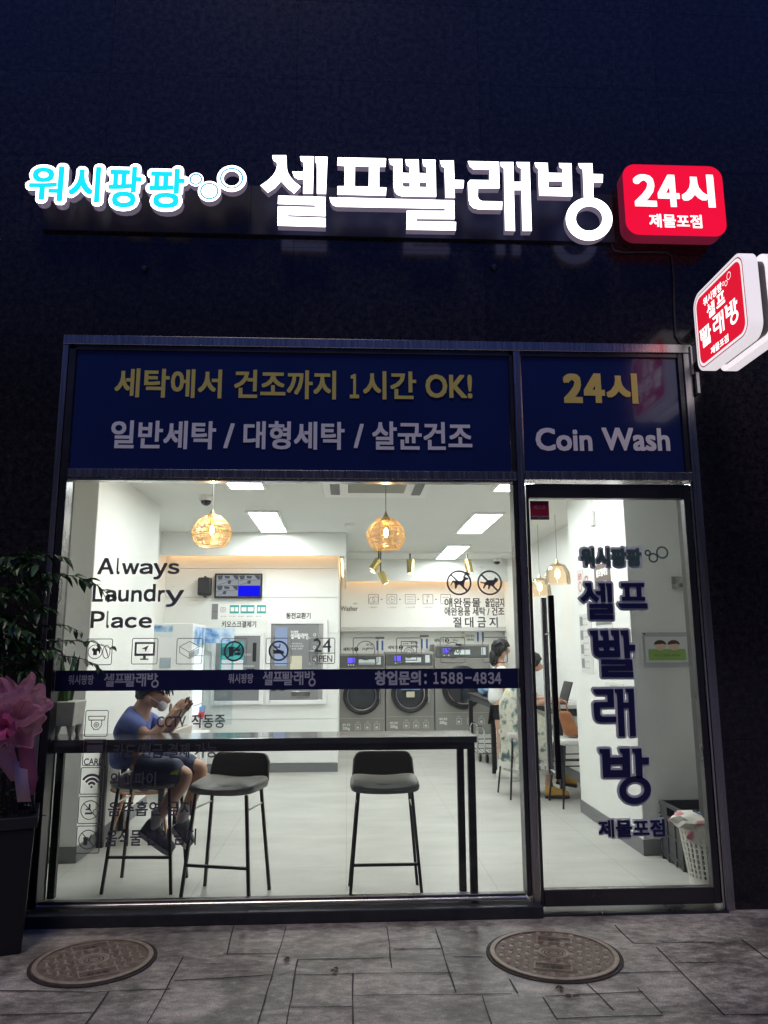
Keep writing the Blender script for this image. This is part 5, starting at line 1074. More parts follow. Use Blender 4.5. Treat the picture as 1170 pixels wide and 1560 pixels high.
def para(rows, w=.86, h=.012, txt='이용 안내 문구'):
    def f(A, a0, a1, z0, z1):
        for k in range(rows): A.text((txt, '세탁 요금 안내', '건조기 사용 방법', '카드 현금 결제', '분실물 보관 안내')[k % 5], (a0 + a1) / 2, z1 - (k + .8) * (z1 - z0) / (rows + .6), w=(a1 - a0) * w * (1, .8, .9, .7)[k % 4], h=h)
    return f
poster('notice_sheet', 'white notice with red heading, uppermost nearest the counter on the pillar side', 2.09, 2.25, 1.80, 2.11, mat('notice_paper', (.66, .66, .65), .7), [(RED_, lambda A, a, b, c, d: (A.text('금연', (a + b) / 2, d - .06, w=.09, h=.05, bold=.002, n=4), A.ring((a + b) / 2, d - .15, .04, .012))), (INK, lambda A, a, b, c, d: A.text('실내 금연 구역', (a + b) / 2, c + .05, w=.12, h=.02))])
poster('notice_sheet', 'narrow white notice with red mark beside the uppermost one on the pillar', 1.92, 2.06, 1.82, 2.09, mat('notice_paper', (.66, .66, .65), .7), [(RED_, lambda A, a, b, c, d: A.ring((a + b) / 2, d - .09, .035, .014)), (INK, para(3))])
poster('dark_poster', 'dark brown poster with white lettering behind the green grey door name', 1.40, 1.78, 1.70, 2.10, mat('brown_print', (.12, .085, .08), .5), [(OFFW, lambda A, a, b, c, d: (A.text('셀프빨래방', (a + b) / 2, d - .07, w=.28, h=.06, bold=.003, n=4), A.text('이용 안내', (a + b) / 2, d - .16, w=.2, h=.04), A.rect(a + .08, b - .08, c + .04, c + .16)))])
poster('notice_sheet', 'tall white notice with small pictures below the red headed sheets', 1.92, 2.25, 1.22, 1.72, MATS['notice_paper'], [(MGREY, lambda A, a, b, c, d: [A.rect(a + .02, a + .10, c + .04 + k * .12, c + .12 + k * .12) for k in range(4)]), (INK, para(9, .5))])
poster('notice_sheet', 'white price notice behind the large navy door letters', 1.42, 1.80, 1.24, 1.66, MATS['notice_paper'], [(MGREY, lambda A, a, b, c, d: A.rect(a, b, d - .05, d)), (INK, para(8, .7))])
poster('notice_sheet', 'small white slip low on the pillar side under the price notice', 1.25, 1.66, 1.085, 1.165, MATS['notice_paper'], [(INK, para(2, .4, .016))])
t = thing('wall_bracket', 'small steel angle shelf bracket on the wall beside the pillar corner', 'bracket', (2.4, 1.03, 1.87)); p, q = at(1025, 897, 1.03), at(1049, 886, 1.03)
G().box(p.x, 2.56, .93, 1.044, p.z, p.z + .035).build('plate', STEEL, t, bevel=.003); G().box(p.x, 2.56, 1.03, 1.044, p.z + .0355, p.z + .09).build('upright', STEEL, t)
t = thing('light_switch_box', 'small white sensor box with antenna high on the pillar side', 'sensor', (2.05, 1.72, 2.4)); G().box(2.02, 2.0505, 1.68, 1.76, 2.43, 2.55).build('case', WHITE, t, bevel=.006); G().cyl((2.03, 1.72, 2.55), (2.03, 1.72, 2.79), .004, n=8).build('cable', WHITE, t); G().box(2.012, 2.019, 1.70, 1.74, 2.45, 2.53).build('slot', LGREY, t, bevel=.004)

# crate and basket by the door
t = thing('storage_crate', 'black plastic folding crate against the pillar behind the laundry basket', 'crate', (2.3, .8, FZ)); x0, x1, y0, y1, z0, z1 = 2.155, 2.55, .64, .98, FZ + .001, .395; g = G()
CR = mat('crate_plastic', (.055, .057, .062), .5, var=.1); th = .014
g.box(x0, x1, y0, y1, z0 + .015, z0 + .03); g.box(x0, x1, y0, y0 + th, z0, z1 - .0); g.box(x0, x1, y1 - th, y1, z0, z1)
g.box(x0, x0 + th, y0 + th, y1 - th, z0 + .03, z1 - .10); g.box(x1 - th, x1, y0 + th, y1 - th, z0 + .03, z1); g.box(x0, x0 + th, y0 + th, y0 + .11, z1 - .10, z1 - .02); g.box(x0, x0 + th, y1 - .11, y1 - th, z1 - .10, z1 - .02); g.box(x0, x0 + th, y0 + th, y1 - th, z1 - .02, z1)
g.build('shell', CR, t)
g = G(); e = .008
for z in (z0 + .05, z0 + .17, z0 + .29, z1 - .012): g.box(x0 - e, x0 - .0005, y0 - .004, y1 + .004, z - .008, z + .008)
for y in (y0 + .01, y0 + .11, y1 - .11, y1 - .01): g.box(x0 - e, x0 - .0005, y - .008, y + .008, z0, z1 - .1)
for x in (x0 + .02, x0 + .14, x1 - .14, x1 - .02): g.box(x - .008, x + .008, y0 - e, y0 - .0005, z0, z1)
for z in (z0 + .05, z0 + .29, z1 - .012): g.box(x0, x1, y0 - e, y0 - .0005, z - .008, z + .008)
g.build('ribs', CR, t)
bc = Vector((2.235, .40, FZ)); BASK = mat('basket_plastic', (.66, .65, .60), .45)
t = thing('laundry_basket', 'white perforated plastic laundry basket filled with a floral quilt, just inside the door', 'basket', bc)
def bp(a, u): r_ = (.150 + .045 * u); return bc + Vector((r_ * math.cos(a), r_ * .85 * math.sin(a), .01 + .315 * u))
g = G(); NA, NZ = 34, 9
for k in range(NA):
    a0 = 2 * math.pi * (k - .27) / NA; a1 = 2 * math.pi * (k + .27) / NA; o_ = .006
    def pt(a, u, d): q = bp(a, u); dd = Vector((q.x - bc.x, q.y - bc.y, 0)).normalized(); return q - dd * d
    g.hexa([pt(a0, .12, 0), pt(a1, .12, 0), pt(a1, .12, o_), pt(a0, .12, o_), pt(a0, .96, 0), pt(a1, .96, 0), pt(a1, .96, o_), pt(a0, .96, o_)])
for j in range(NZ + 1):
    u = .10 + .86 * j / NZ; h = .028 if j not in (0, NZ) else .05; rr = []
    for u2, d in ((u - h / 2, .001), (u + h / 2, .001), (u + h / 2, .007), (u - h / 2, .007)): rr.append([bp(2 * math.pi * i / 48, u2) - Vector((math.cos(2 * math.pi * i / 48), math.sin(2 * math.pi * i / 48), 0)) * d for i in range(48)])
    vs = [v for r_ in rr for v in r_]; g.add(vs, [(q * 48 + i, q * 48 + (i + 1) % 48, ((q + 1) % 4) * 48 + (i + 1) % 48, ((q + 1) % 4) * 48 + i) for q in range(4) for i in range(48)])
g.lathe([(.0, .012), (.148, .012)], bc, 30); g.build('lattice', BASK, t)
g = G(); g.lathe([(.147, .0), (.150, .04), (.146, .04)], (bc.x, bc.y, bc.z), 40); g.tube([bp(2 * math.pi * i / 48, 1.0) for i in range(48)], .010, 8, True); g.build('rim', BASK, t, smooth=True)
def quilt_mat():
    m = bpy.data.materials.new('floral_quilt'); m.use_nodes = True; n, l = nm(m); b = n['Principled BSDF']; tc = n.new('ShaderNodeTexCoord')
    v = n.new('ShaderNodeTexVoronoi'); v.inputs['Scale'].default_value = 11; l.new(tc.outputs['Object'], v.inputs['Vector']); cr = n.new('ShaderNodeValToRGB'); e = cr.color_ramp.elements
    e[0].position = .25; e[0].color = (.55, .18, .25, 1); e[1].position = .42; e[1].color = (.74, .71, .64, 1); k = cr.color_ramp.elements.new(.33); k.color = (.62, .50, .42, 1)
    l.new(v.outputs['Distance'], cr.inputs[0]); l.new(cr.outputs[0], b.inputs['Base Color']); b.inputs['Roughness'].default_value = .9; MATS['floral_quilt'] = m; return m
quilt_mat(); q_ = thing('quilt', 'crumpled cream quilt with pink flowers stuffed into the white basket', 'quilt', bc + Vector((0, 0, .3)))
blob('quilt_fold', bc + Vector((-.02, -.01, .315)), (.175, .15, .085), MATS['floral_quilt'], q_, .35, 4); blob('quilt_fold', bc + Vector((-.13, -.03, .375)), (.13, .10, .045), MATS['floral_quilt'], q_, .35, 5)
g = G(); g.tube([bc + Vector((-.13, -.05, .43)), bc + Vector((-.06, -.08, .405)), bc + Vector((.02, -.10, .385)), bc + Vector((.12, -.09, .33))], .006, 6); g.build('blue_cord', mat('cord_blue', (.12, .2, .45), .5), q_, smooth=True)

# ================================================================== PEOPLE
SKIN_ = mat('skin', (.52, .31, .225), .5, var=.05, scale=12); HAIR = mat('hair', (.012, .011, .011), .45, bump=.5, bscale=120)
def shoe(par, heel, toe, mt, sole, nm_='shoe', w=.045, up=None):
    heel, toe = Vector(heel), Vector(toe); t = (toe - heel); L = t.length; t.normalize(); side = t.cross(up or Vector((0, 0, 1))).normalized(); u = side.cross(t).normalized(); g = G(); n = 18; vs = []; fs = []
    sect = [(-.02, .55, .5), (.0, .8, .8), (.10, .92, 1.0), (.30, .88, .95), (.5, .95, .68), (.75, 1.05, .5), (.92, .85, .40), (1.0, .45, .25)]
    for q, ww, hh in sect:
        for i in range(n):
            a = 2 * math.pi * i / n; z = math.sin(a); vs.append(heel + t * L * q + side * math.cos(a) * w * ww + u * (.0 + (z * .085 * hh if z > 0 else z * .02)))
    for q in range(len(sect) - 1): fs += [(q * n + i, q * n + (i + 1) % n, (q + 1) * n + (i + 1) % n, (q + 1) * n + i) for i in range(n)]
    fs += [tuple(range(n)), tuple(range((len(sect) - 1) * n, len(sect) * n))[::-1]]; g.add(vs, fs); o = g.build(nm_, mt, par, smooth=True)
    g = G(); vs = []
    for d in (-.012, -.034):
        for q, ww in ((-.04, .4), (-.02, .8), (.3, .98), (.6, 1.05), (.8, 1.12), (.95, .85), (1.03, .3)): vs.append(heel + t * L * q + side * w * ww * 1.06 + u * d)
        for q, ww in ((1.03, .3), (.95, .85), (.8, 1.12), (.6, 1.05), (.3, .98), (-.02, .8), (-.04, .4)): vs.append(heel + t * L * q - side * w * ww * 1.06 + u * d)
    k = 14; g.add(vs, [tuple(range(k)), tuple(range(2 * k - 1, k - 1, -1))] + [(i, (i + 1) % k, k + (i + 1) % k, k + i) for i in range(k)]); g.build('sole', sole, o); return o
def hand_joints(J, E, pre, wrist, palm, dirs, spread, thumb, r=.0095):
    """palm and five bent fingers hung on the wrist joint"""
    palm = Vector(palm); J[pre + 'palm'] = (*palm, .026); E.append((wrist, pre + 'palm'))
    f, s_, c = (Vector(v).normalized() for v in dirs)           # finger direction, across the palm, curl direction
    for k, (o_, L) in enumerate(((-1.5, .062), (-.5, .072), (.5, .068), (1.5, .052))):
        b = palm + f * .042 + s_ * o_ * spread; m1 = b + f * L * .45 + c * L * .12; e = m1 + f * L * .3 + c * L * .38
        for nm_, p, q in (('b', b, r * 1.05), ('m', m1, r), ('e', e, r * .8)): J[f'{pre}{k}{nm_}'] = (*p, q)
        E += [(pre + 'palm', f'{pre}{k}b'), (f'{pre}{k}b', f'{pre}{k}m'), (f'{pre}{k}m', f'{pre}{k}e')]
    th = Vector(thumb).normalized(); b = palm + s_ * -.028 * (1 if spread > 0 else -1) + th * .012; J[pre + 'tb'] = (*b, r * 1.2); J[pre + 'te'] = (*(b + th * .035 + f * .02), r * .9)
    E += [(pre + 'palm', pre + 'tb'), (pre + 'tb', pre + 'te')]

# boy on the stool, turned sideways, looking at his telephone
by = .57
boy = thing('person', 'boy in blue T-shirt, navy shorts and face mask sitting on a stool reading his phone', 'person', (-1.2, by, FZ))
J = {'pelvis': (-1.315, by, .735, .115), 'spine': (-1.345, by, .87, .105), 'chest': (-1.335, by, 1.00, .105), 'neck': (-1.285, by, 1.075, .050), 'skull': (-1.235, by, 1.145, .086), 'crown': (-1.215, by, 1.195, .082), 'face': (-1.185, by, 1.12, .060), 'chin': (-1.165, by, 1.072, .036), 'nose': (-1.112, by, 1.105, .011),
     'shN': (-1.325, by - .135, 1.0, .052), 'elN': (-1.19, by - .19, .905, .036), 'wrN': (-1.095, by - .13, 1.005, .024), 'shF': (-1.31, by + .14, 1.0, .05), 'elF': (-1.16, by + .17, .90, .036), 'wrF': (-1.075, by + .06, 1.0, .024),
     'hipN': (-1.25, by - .085, .70, .09), 'knN': (-.965, by - .10, .690, .056), 'cfN': (-1.03, by - .10, .585, .052), 'anN': (-1.14, by - .10, .425, .034), 'hipF': (-1.24, by + .085, .70, .09), 'knF': (-.915, by + .08, .70, .055), 'cfF': (-.94, by + .07, .59, .05), 'anF': (-1.005, by + .04, .43, .034)}
ED = chain('pelvis', 'spine', 'chest', 'neck', 'skull', 'crown') + chain('skull', 'face', 'chin') + [('face', 'nose')] + chain('chest', 'shN', 'elN', 'wrN') + chain('chest', 'shF', 'elF', 'wrF') + chain('pelvis', 'hipN', 'knN', 'cfN', 'anN') + chain('pelvis', 'hipF', 'knF', 'cfF', 'anF')
hand_joints(J, ED, 'n', 'wrN', (-1.068, by - .105, 1.035), ((.45, .35, .8), (.3, -.2, -.1), (.5, .5, .2)), .017, (-.3, .4, .8))
hand_joints(J, ED, 'f', 'wrF', (-1.048, by + .03, 1.03), ((.45, -.35, .8), (.3, .2, -.1), (.5, -.5, .2)), .017, (-.3, -.4, .8))
skin('body', J, ED, SKIN_, boy, 2)
SHIRT = mat('shirt_blue', (.14, .19, .50), .8, var=.10, scale=7, bump=.35, bscale=9); SHORTS = mat('shorts_navy', (.014, .026, .085), .6, var=.1, scale=8, bump=.3, bscale=10)
JS = {'pelvis': (-1.335, by, .70, .135), 'low': (-1.35, by, .78, .140), 'spine': (-1.36, by, .88, .134), 'chest': (-1.34, by, .985, .130), 'collar': (-1.29, by, 1.065, .078), 'shN': (-1.325, by - .135, 1.0, .078), 'elN': (-1.225, by - .18, .925, .066), 'shF': (-1.31, by + .14, 1.0, .076), 'elF': (-1.20, by + .165, .925, .064)}
skin('shirt', JS, chain('pelvis', 'low', 'spine', 'chest', 'collar') + chain('chest', 'shN', 'elN') + chain('chest', 'shF', 'elF'), SHIRT, boy, 3)
JP = {'pelvis': (-1.33, by, .695, .135), 'hipN': (-1.22, by - .09, .695, .112), 'mdN': (-1.08, by - .10, .692, .098), 'knN': (-.985, by - .10, .685, .084), 'hipF': (-1.22, by + .09, .70, .110), 'mdF': (-1.05, by + .085, .702, .094), 'knF': (-.935, by + .08, .70, .08)}
sh = skin('shorts', JP, chain('pelvis', 'hipN', 'mdN', 'knN') + chain('pelvis', 'hipF', 'mdF', 'knF'), SHORTS, boy, 3)
g = G(); yq = by - .198; A = Art(g, frame((-1.03, yq, .705), (1, 0, -.1), (.1, 0, 1), (0, -1, .25)))
for k in range(3): A.poly([(-.024 + k * .016, -.012), (-.012 + k * .016, -.014), (.0 + k * .014, .002 + k * .008), (-.012 + k * .014, .006 + k * .008)])
g.build('emblem', mat('neon_yellow', (.62, .75, .05), .5), sh)
# hair cap grown as a lumpy shell over the skull
def hair(par, c, r3, seed, cut, tilt=(0, 0, 1), name='hair'):
    bm = bmesh.new(); bmesh.ops.create_icosphere(bm, subdivisions=4, radius=1); c = Vector(c); tl = Vector(tilt).normalized(); g = G()
    keep = {}; vs = []
    for v in bm.verts:
        n_ = noise.noise(v.co * 6 + Vector((seed, 0, 0))); d = v.co.dot(tl)
        k = 1 + .07 * n_ + .05 * noise.noise(Vector((v.co.x * 22, v.co.y * 22, v.co.z * 5 + seed)))
        vs.append(c + Vector((v.co.x * r3[0], v.co.y * r3[1], v.co.z * r3[2])) * k); keep[v.index] = d > cut + .10 * n_
    fs = [tuple(v.index for v in f.verts) for f in bm.faces if all(keep[v.index] for v in f.verts)]; bm.free(); g.add(vs, fs); return g.build(name, HAIR, par, smooth=True)
hair(boy, (-1.225, by, 1.172), (.112, .093, .108), 1, -.12, (-.55, 0, .85))
g = G(); rg = random.Random(8)
for k in range(34):
    a = rg.uniform(-.8, .8); p = Vector((-1.135 + rg.uniform(-.03, .012), by + .075 * math.sin(a), 1.215 - abs(a) * .02)); e = p + Vector((rg.uniform(.005, .03), rg.uniform(-.008, .008), -rg.uniform(.03, .065))); g.cyl(p, e, .010, .002, 5)
g.build('fringe', HAIR, boy, smooth=True)
g = G(); g.ell((-1.166, by, 1.086), .034, .052, .042, 16, 10); mk = g.build('face_mask', mat('mask_white', (.72, .72, .74), .8), boy, smooth=True)
g = G(); [g.tube([(-1.16, by + s_ * .054, 1.092), (-1.195, by + s_ * .076, 1.12), (-1.225, by + s_ * .087, 1.14)], .0022, 5) for s_ in (-1, 1)]; g.build('ear_loop', MATS['mask_white'], mk)
g = G(); [g.ell((-1.235, by + s_ * .087, 1.12), .020, .010, .030, 12, 8) for s_ in (-1, 1)]; g.build('ears', SKIN_, boy, smooth=True)
SOCK = mat('sock_grey', (.42, .42, .43), .9, bump=.2, bscale=200); SNK = mat('sneaker_grey', (.085, .095, .10), .7, var=.2, scale=14); SOLE = mat('sole_grey', (.42, .42, .40), .6)
for (hx, hz), (tx, tz), (ax, az), yy in (((-1.225, .385), (-1.035, .245), (-1.14, .425), by - .10), ((-1.06, .375), (-.955, .24), (-1.005, .43), by + .04)):
    g = G(); g.cyl((ax - .02, yy, az - .055), (ax + .012, yy, az + .05), .037, .038, 14); g.build('sock', SOCK, boy, smooth=True)
    d = Vector((tx - hx, 0, tz - hz)); shoe(boy, (hx, yy, hz - .015), (tx, yy, tz), SNK, SOLE, up=Vector((-d.z, 0, d.x)).normalized())
ph = thing('phone', 'dark mobile phone held in front of the masked boy', 'phone', (-1.03, by - .04, 1.07)); g = G(); g.bar((-1.045, by - .04, 1.015), (-.995, by - .04, 1.135), .009, .072, up=Vector((0, 1, 0))); g.build('case', BLACKP, ph, bevel=.003)
g = G(); g.bar((-1.0495, by - .04, 1.021), (-1.0025, by - .04, 1.134), .001, .064, up=Vector((0, 1, 0))); g.build('screen', emis('phone_screen', (.5, .55, .6), .5), ph)

# woman standing at the folding counter
wx, wy = 1.70, 4.22
st = thing('person', 'woman in white T-shirt and black shorts standing at the folding counter with dark hair', 'person', (wx, wy, FZ))
J = {'pelvis': (wx, wy, .84, .115), 'spine': (wx + .0, wy + .0, 1.0, .095), 'chest': (wx + .02, wy, 1.15, .10), 'neck': (wx + .035, wy, 1.31, .042), 'skull': (wx + .05, wy, 1.42, .082), 'crown': (wx + .045, wy, 1.46, .075), 'face': (wx + .085, wy + .01, 1.405, .055), 'chin': (wx + .10, wy + .01, 1.36, .03), 'nose': (wx + .148, wy + .01, 1.40, .009),
     'shA': (wx + .02, wy - .14, 1.18, .045), 'elA': (wx + .06, wy - .15, .95, .034), 'wrA': (wx + .20, wy + .05, .90, .022), 'shB': (wx + .02, wy + .14, 1.18, .045), 'elB': (wx + .06, wy + .18, .96, .034), 'wrB': (wx + .20, wy + .22, .90, .022),
     'hipA': (wx - .005, wy - .075, .78, .088), 'knA': (wx + .0, wy - .08, .46, .054), 'cfA': (wx - .012, wy - .08, .36, .052), 'anA': (wx - .01, wy - .08, .12, .035), 'hipB': (wx + .06, wy + .07, .78, .088), 'knB': (wx + .10, wy + .06, .46, .054), 'cfB': (wx + .10, wy + .06, .36, .052), 'anB': (wx + .12, wy + .05, .12, .035)}
ED = chain('pelvis', 'spine', 'chest', 'neck', 'skull', 'crown') + chain('skull', 'face', 'chin') + [('face', 'nose')] + chain('chest', 'shA', 'elA', 'wrA') + chain('chest', 'shB', 'elB', 'wrB') + chain('pelvis', 'hipA', 'knA', 'cfA', 'anA') + chain('pelvis', 'hipB', 'knB', 'cfB', 'anB')
hand_joints(J, ED, 'a', 'wrA', (wx + .245, wy + .10, .895), ((1, .5, -.1), (-.4, .9, 0), (.2, 0, -.8)), .017, (.3, .6, .2)); hand_joints(J, ED, 'b', 'wrB', (wx + .25, wy + .24, .895), ((1, .2, -.1), (-.2, .9, 0), (.2, 0, -.8)), .017, (.3, -.6, .2))
skin('body', J, ED, SKIN_, st, 2)
JS = {'hem': (wx + .0, wy, .80, .145), 'low': (wx, wy, .92, .138), 'spine': (wx + .005, wy, 1.03, .125), 'chest': (wx + .02, wy, 1.16, .118), 'collar': (wx + .03, wy, 1.255, .07), 'shA': (wx + .02, wy - .14, 1.18, .07), 'elA': (wx + .045, wy - .155, 1.04, .066), 'shB': (wx + .02, wy + .14, 1.18, .07), 'elB': (wx + .045, wy + .165, 1.04, .066)}
skin('shirt', JS, chain('hem', 'low', 'spine', 'chest', 'collar') + chain('chest', 'shA', 'elA') + chain('chest', 'shB', 'elB'), mat('shirt_white', (.78, .78, .77), .85, bump=.25, bscale=9), st, 2)
JP = {'pelvis': (wx, wy, .80, .138), 'hipA': (wx - .0, wy - .075, .74, .102), 'thA': (wx - .0, wy - .08, .62, .094), 'hipB': (wx + .06, wy + .07, .74, .10), 'thB': (wx + .075, wy + .07, .62, .092)}
skin('shorts', JP, chain('pelvis', 'hipA', 'thA') + chain('pelvis', 'hipB', 'thB'), mat('shorts_black', (.015, .015, .018), .8), st, 2)
hair(st, (wx + .035, wy, 1.43), (.108, .098, .115), 4, -.45, (-.5, 0, .6)); g = G(); g.ell((wx - .05, wy, 1.33), .05, .06, .10); g.build('tied_hair', HAIR, st, smooth=True)
for ax, yy in ((wx - .01, wy - .08), (wx + .12, wy + .05)):
    g = G(); g.cyl((ax, yy, .09), (ax, yy, .17), .040, .039, 14); g.build('sock', MATS['mask_white'], st, smooth=True); shoe(st, (ax - .06, yy - .02, FZ + .036), (ax + .17, yy - .05, FZ + .036), mat('sneaker_white', (.68, .68, .64), .6), WHITE)

# woman seated at the counter in a floral dress
sx, sy = 1.70, 3.25
se = thing('person', 'woman in a long pale floral dress seated at the side counter, mustard shoes', 'person', (sx, sy, FZ))
J = {'pelvis': (sx - .02, sy, .72, .12), 'spine': (sx - .02, sy, .87, .10), 'chest': (sx + .04, sy, 1.02, .10), 'neck': (sx + .12, sy, 1.16, .043), 'skull': (sx + .17, sy, 1.27, .083), 'crown': (sx + .16, sy, 1.315, .076), 'face': (sx + .21, sy, 1.25, .055), 'chin': (sx + .225, sy, 1.205, .03), 'nose': (sx + .275, sy, 1.245, .009),
     'shA': (sx + .05, sy - .14, 1.05, .045), 'elA': (sx + .12, sy - .17, .90, .036), 'wrA': (sx + .32, sy - .13, .93, .024), 'shB': (sx + .05, sy + .14, 1.05, .045), 'elB': (sx + .14, sy + .18, .92, .036), 'wrB': (sx + .34, sy + .1, .93, .024),
     'hipA': (sx + .05, sy - .08, .68, .09), 'knA': (sx + .36, sy - .10, .64, .058), 'cfA': (sx + .34, sy - .11, .50, .05), 'anA': (sx + .22, sy - .14, .12, .035), 'hipB': (sx + .05, sy + .08, .68, .09), 'knB': (sx + .38, sy + .08, .64, .058), 'cfB': (sx + .38, sy + .08, .5, .05), 'anB': (sx + .40, sy + .06, .22, .035)}
ED = chain('pelvis', 'spine', 'chest', 'neck', 'skull', 'crown') + chain('skull', 'face', 'chin') + [('face', 'nose')] + chain('chest', 'shA', 'elA', 'wrA') + chain('chest', 'shB', 'elB', 'wrB') + chain('pelvis', 'hipA', 'knA', 'cfA', 'anA') + chain('pelvis', 'hipB', 'knB', 'cfB', 'anB')
hand_joints(J, ED, 'a', 'wrA', (sx + .365, sy - .12, .925), ((1, .2, -.05), (-.2, 1, 0), (.2, 0, -.8)), .017, (.3, .7, .2)); hand_joints(J, ED, 'b', 'wrB', (sx + .385, sy + .08, .925), ((1, -.2, -.05), (.2, 1, 0), (.2, 0, -.8)), .017, (.3, -.7, .2))
skin('body', J, ED, SKIN_, se, 2)
def floral():
    m = bpy.data.materials.new('floral_dress'); m.use_nodes = True; n, l = nm(m); b = n['Principled BSDF']; tc = n.new('ShaderNodeTexCoord')
    a = n.new('ShaderNodeTexNoise'); a.inputs['Scale'].default_value = 12; a.inputs['Detail'].default_value = 5; l.new(tc.outputs['Object'], a.inputs['Vector'])
    cr = n.new('ShaderNodeValToRGB'); e = cr.color_ramp.elements; e[0].position = .36; e[0].color = (.07, .11, .12, 1); e[1].position = .74; e[1].color = (.62, .50, .14, 1)
    for p, c in ((.43, (.22, .28, .25)), (.49, (.50, .49, .42)), (.58, (.60, .58, .50)), (.66, (.42, .46, .38))): k = e.new(p); k.color = (*c, 1)
    cr.color_ramp.interpolation = 'LINEAR'; l.new(a.outputs[0], cr.inputs[0]); l.new(cr.outputs[0], b.inputs['Base Color']); b.inputs['Roughness'].default_value = .9; MATS['floral_dress'] = m
floral(); g = G(); n_ = 64; rings = [(.30, .10, .285, .26, .022), (.42, .10, .283, .26, .02), (.55, .10, .28, .255, .016), (.66, .10, .285, .245, .012), (.74, .06, .245, .215, .010), (.82, -.01, .18, .18, .008), (.92, -.03, .155, .165, .005), (1.03, .03, .145, .17, .004), (1.10, .07, .10, .12, .003), (1.14, .10, .06, .07, 0)]
vs = []
for z, dx, rx, ry, wv in rings:
    for i in range(n_):
        a = 2 * math.pi * i / n_; k = 1 + wv / rx * math.sin(11 * a + z * 4) + wv / rx * .6 * math.sin(17 * a + 1); vs.append((sx + dx + rx * k * math.cos(a), sy + ry * k * math.sin(a), z))
g.add(vs, [(q * n_ + i, q * n_ + (i + 1) % n_, (q + 1) * n_ + (i + 1) % n_, (q + 1) * n_ + i) for q in range(len(rings) - 1) for i in range(n_)]); dr = g.build('dress', MATS['floral_dress'], se, smooth=True)
g = G(); vs = []
for z in (.292, .352):
    for i in range(n_):
        a = 2 * math.pi * i / n_; k = 1.012 + .022 / .285 * math.sin(11 * a + .30 * 4) + .022 / .285 * .6 * math.sin(17 * a + 1); vs.append((sx + .10 + .285 * k * math.cos(a), sy + .26 * k * math.sin(a), z))
g.add(vs, [(i, (i + 1) % n_, n_ + (i + 1) % n_, n_ + i) for i in range(n_)]); hm = g.build('hem_band', mat('hem_white', (.66, .65, .61), .9), dr, smooth=True)
g = G(); A = Art(g, FY(sy - .315)); A.text('GALLERY', sx + .12, .322, w=.42, h=.036); g.build('hem_lettering', mat('hem_ink', (.12, .12, .12), .8), dr)
for s_, nm2 in ((-1, 0), (1, 1)):
    g = G(); g.cyl((sx + .05, sy + s_ * .135, 1.06), (sx + .10, sy + s_ * .165, .95), .062, .066, 16); g.build('sleeve', MATS['floral_dress'], se, smooth=True)
hair(se, (sx + .155, sy, 1.285), (.106, .096, .112), 9, -.42, (-.6, 0, .6)); g = G(); g.ell((sx + .075, sy, 1.17), .045, .08, .13); g.build('long_hair', HAIR, se, smooth=True)
MUST = mat('mustard_suede', (.42, .24, .05), .8)
shoe(se, (sx + .20, sy - .15, FZ + .04), (sx + .42, sy - .17, FZ + .038), MUST, BLACKP); shoe(se, (sx + .37, sy + .06, FZ + .13), (sx + .56, sy + .02, FZ + .10), MUST, BLACKP)

# ================================================================== OUTDOORS: planter, bow, manholes
t = thing('street_planter', 'tall black square planter with a leafy shrub against the wall beside the window', 'planter', (-1.72, -.23, 0))
x0, x1, y0, y1, zt = -1.93, -1.525, -.41, -.06, .625; g = G(); e = .02
def turned(vs):        # the pot stands turned a little away from the wall line
    c_, s_ = math.cos(R(20)), math.sin(R(20)); return [(x1 + (v[0] - x1) * c_ - (v[1] - y0) * s_, y0 + (v[0] - x1) * s_ + (v[1] - y0) * c_, v[2]) for v in vs]
g.hexa([(x0 + e, y0 + e, .001), (x1 - e, y0 + e, .001), (x1 - e, y1 - e, .001), (x0 + e, y1 - e, .001), (x0, y0, zt - .055), (x1, y0, zt - .055), (x1, y1, zt - .055), (x0, y1, zt - .055)]); g.v = turned(g.v); g.build('pot', mat('pot_black', (.008, .0075, .008), .5, var=.2, scale=6), t, bevel=.006)
g = G(); r_ = .022; g.box(x0 - .012, x1 + .012, y0 - .012, y0 + r_, zt - .054, zt); g.box(x0 - .012, x1 + .012, y1 - r_, y1 + .012, zt - .054, zt); g.box(x0 - .012, x0 + r_, y0 + r_, y1 - r_, zt - .054, zt); g.box(x1 - r_, x1 + .012, y0 + r_, y1 - r_, zt - .054, zt); g.v = turned(g.v); g.build('rim', mat('pot_rim', (.022, .021, .020), .5, var=.2), t, bevel=.002, seg=1)
g = G(); g.box(x0 + .02, x1 - .02, y0 + .02, y1 - .02, zt - .054, zt - .025); g.v = turned(g.v); g.build('soil', mat('soil', (.03, .022, .016), .95, bump=.8, bscale=40), t)
def leaf(g, p, d, L, w, up, droop=.3):
    d = Vector(d).normalized(); s_ = d.cross(Vector(up)).normalized(); u = s_.cross(d).normalized(); p = Vector(p); vs = []
    for q, k in ((0, .08), (.22, .72), (.48, 1.0), (.75, .66), (1.0, .03)):
        c = p + d * L * q - Vector((0, 0, 1)) * droop * L * q * q; vs += [c - s_ * w * k + u * w * .35 * k, c, c + s_ * w * k + u * w * .35 * k]
    g.add(vs, [(i * 3 + j, i * 3 + j + 1, i * 3 + j + 4, i * 3 + j + 3) for i in range(4) for j in (0, 1)])
rg = random.Random(12); gb = G(); gl = G()
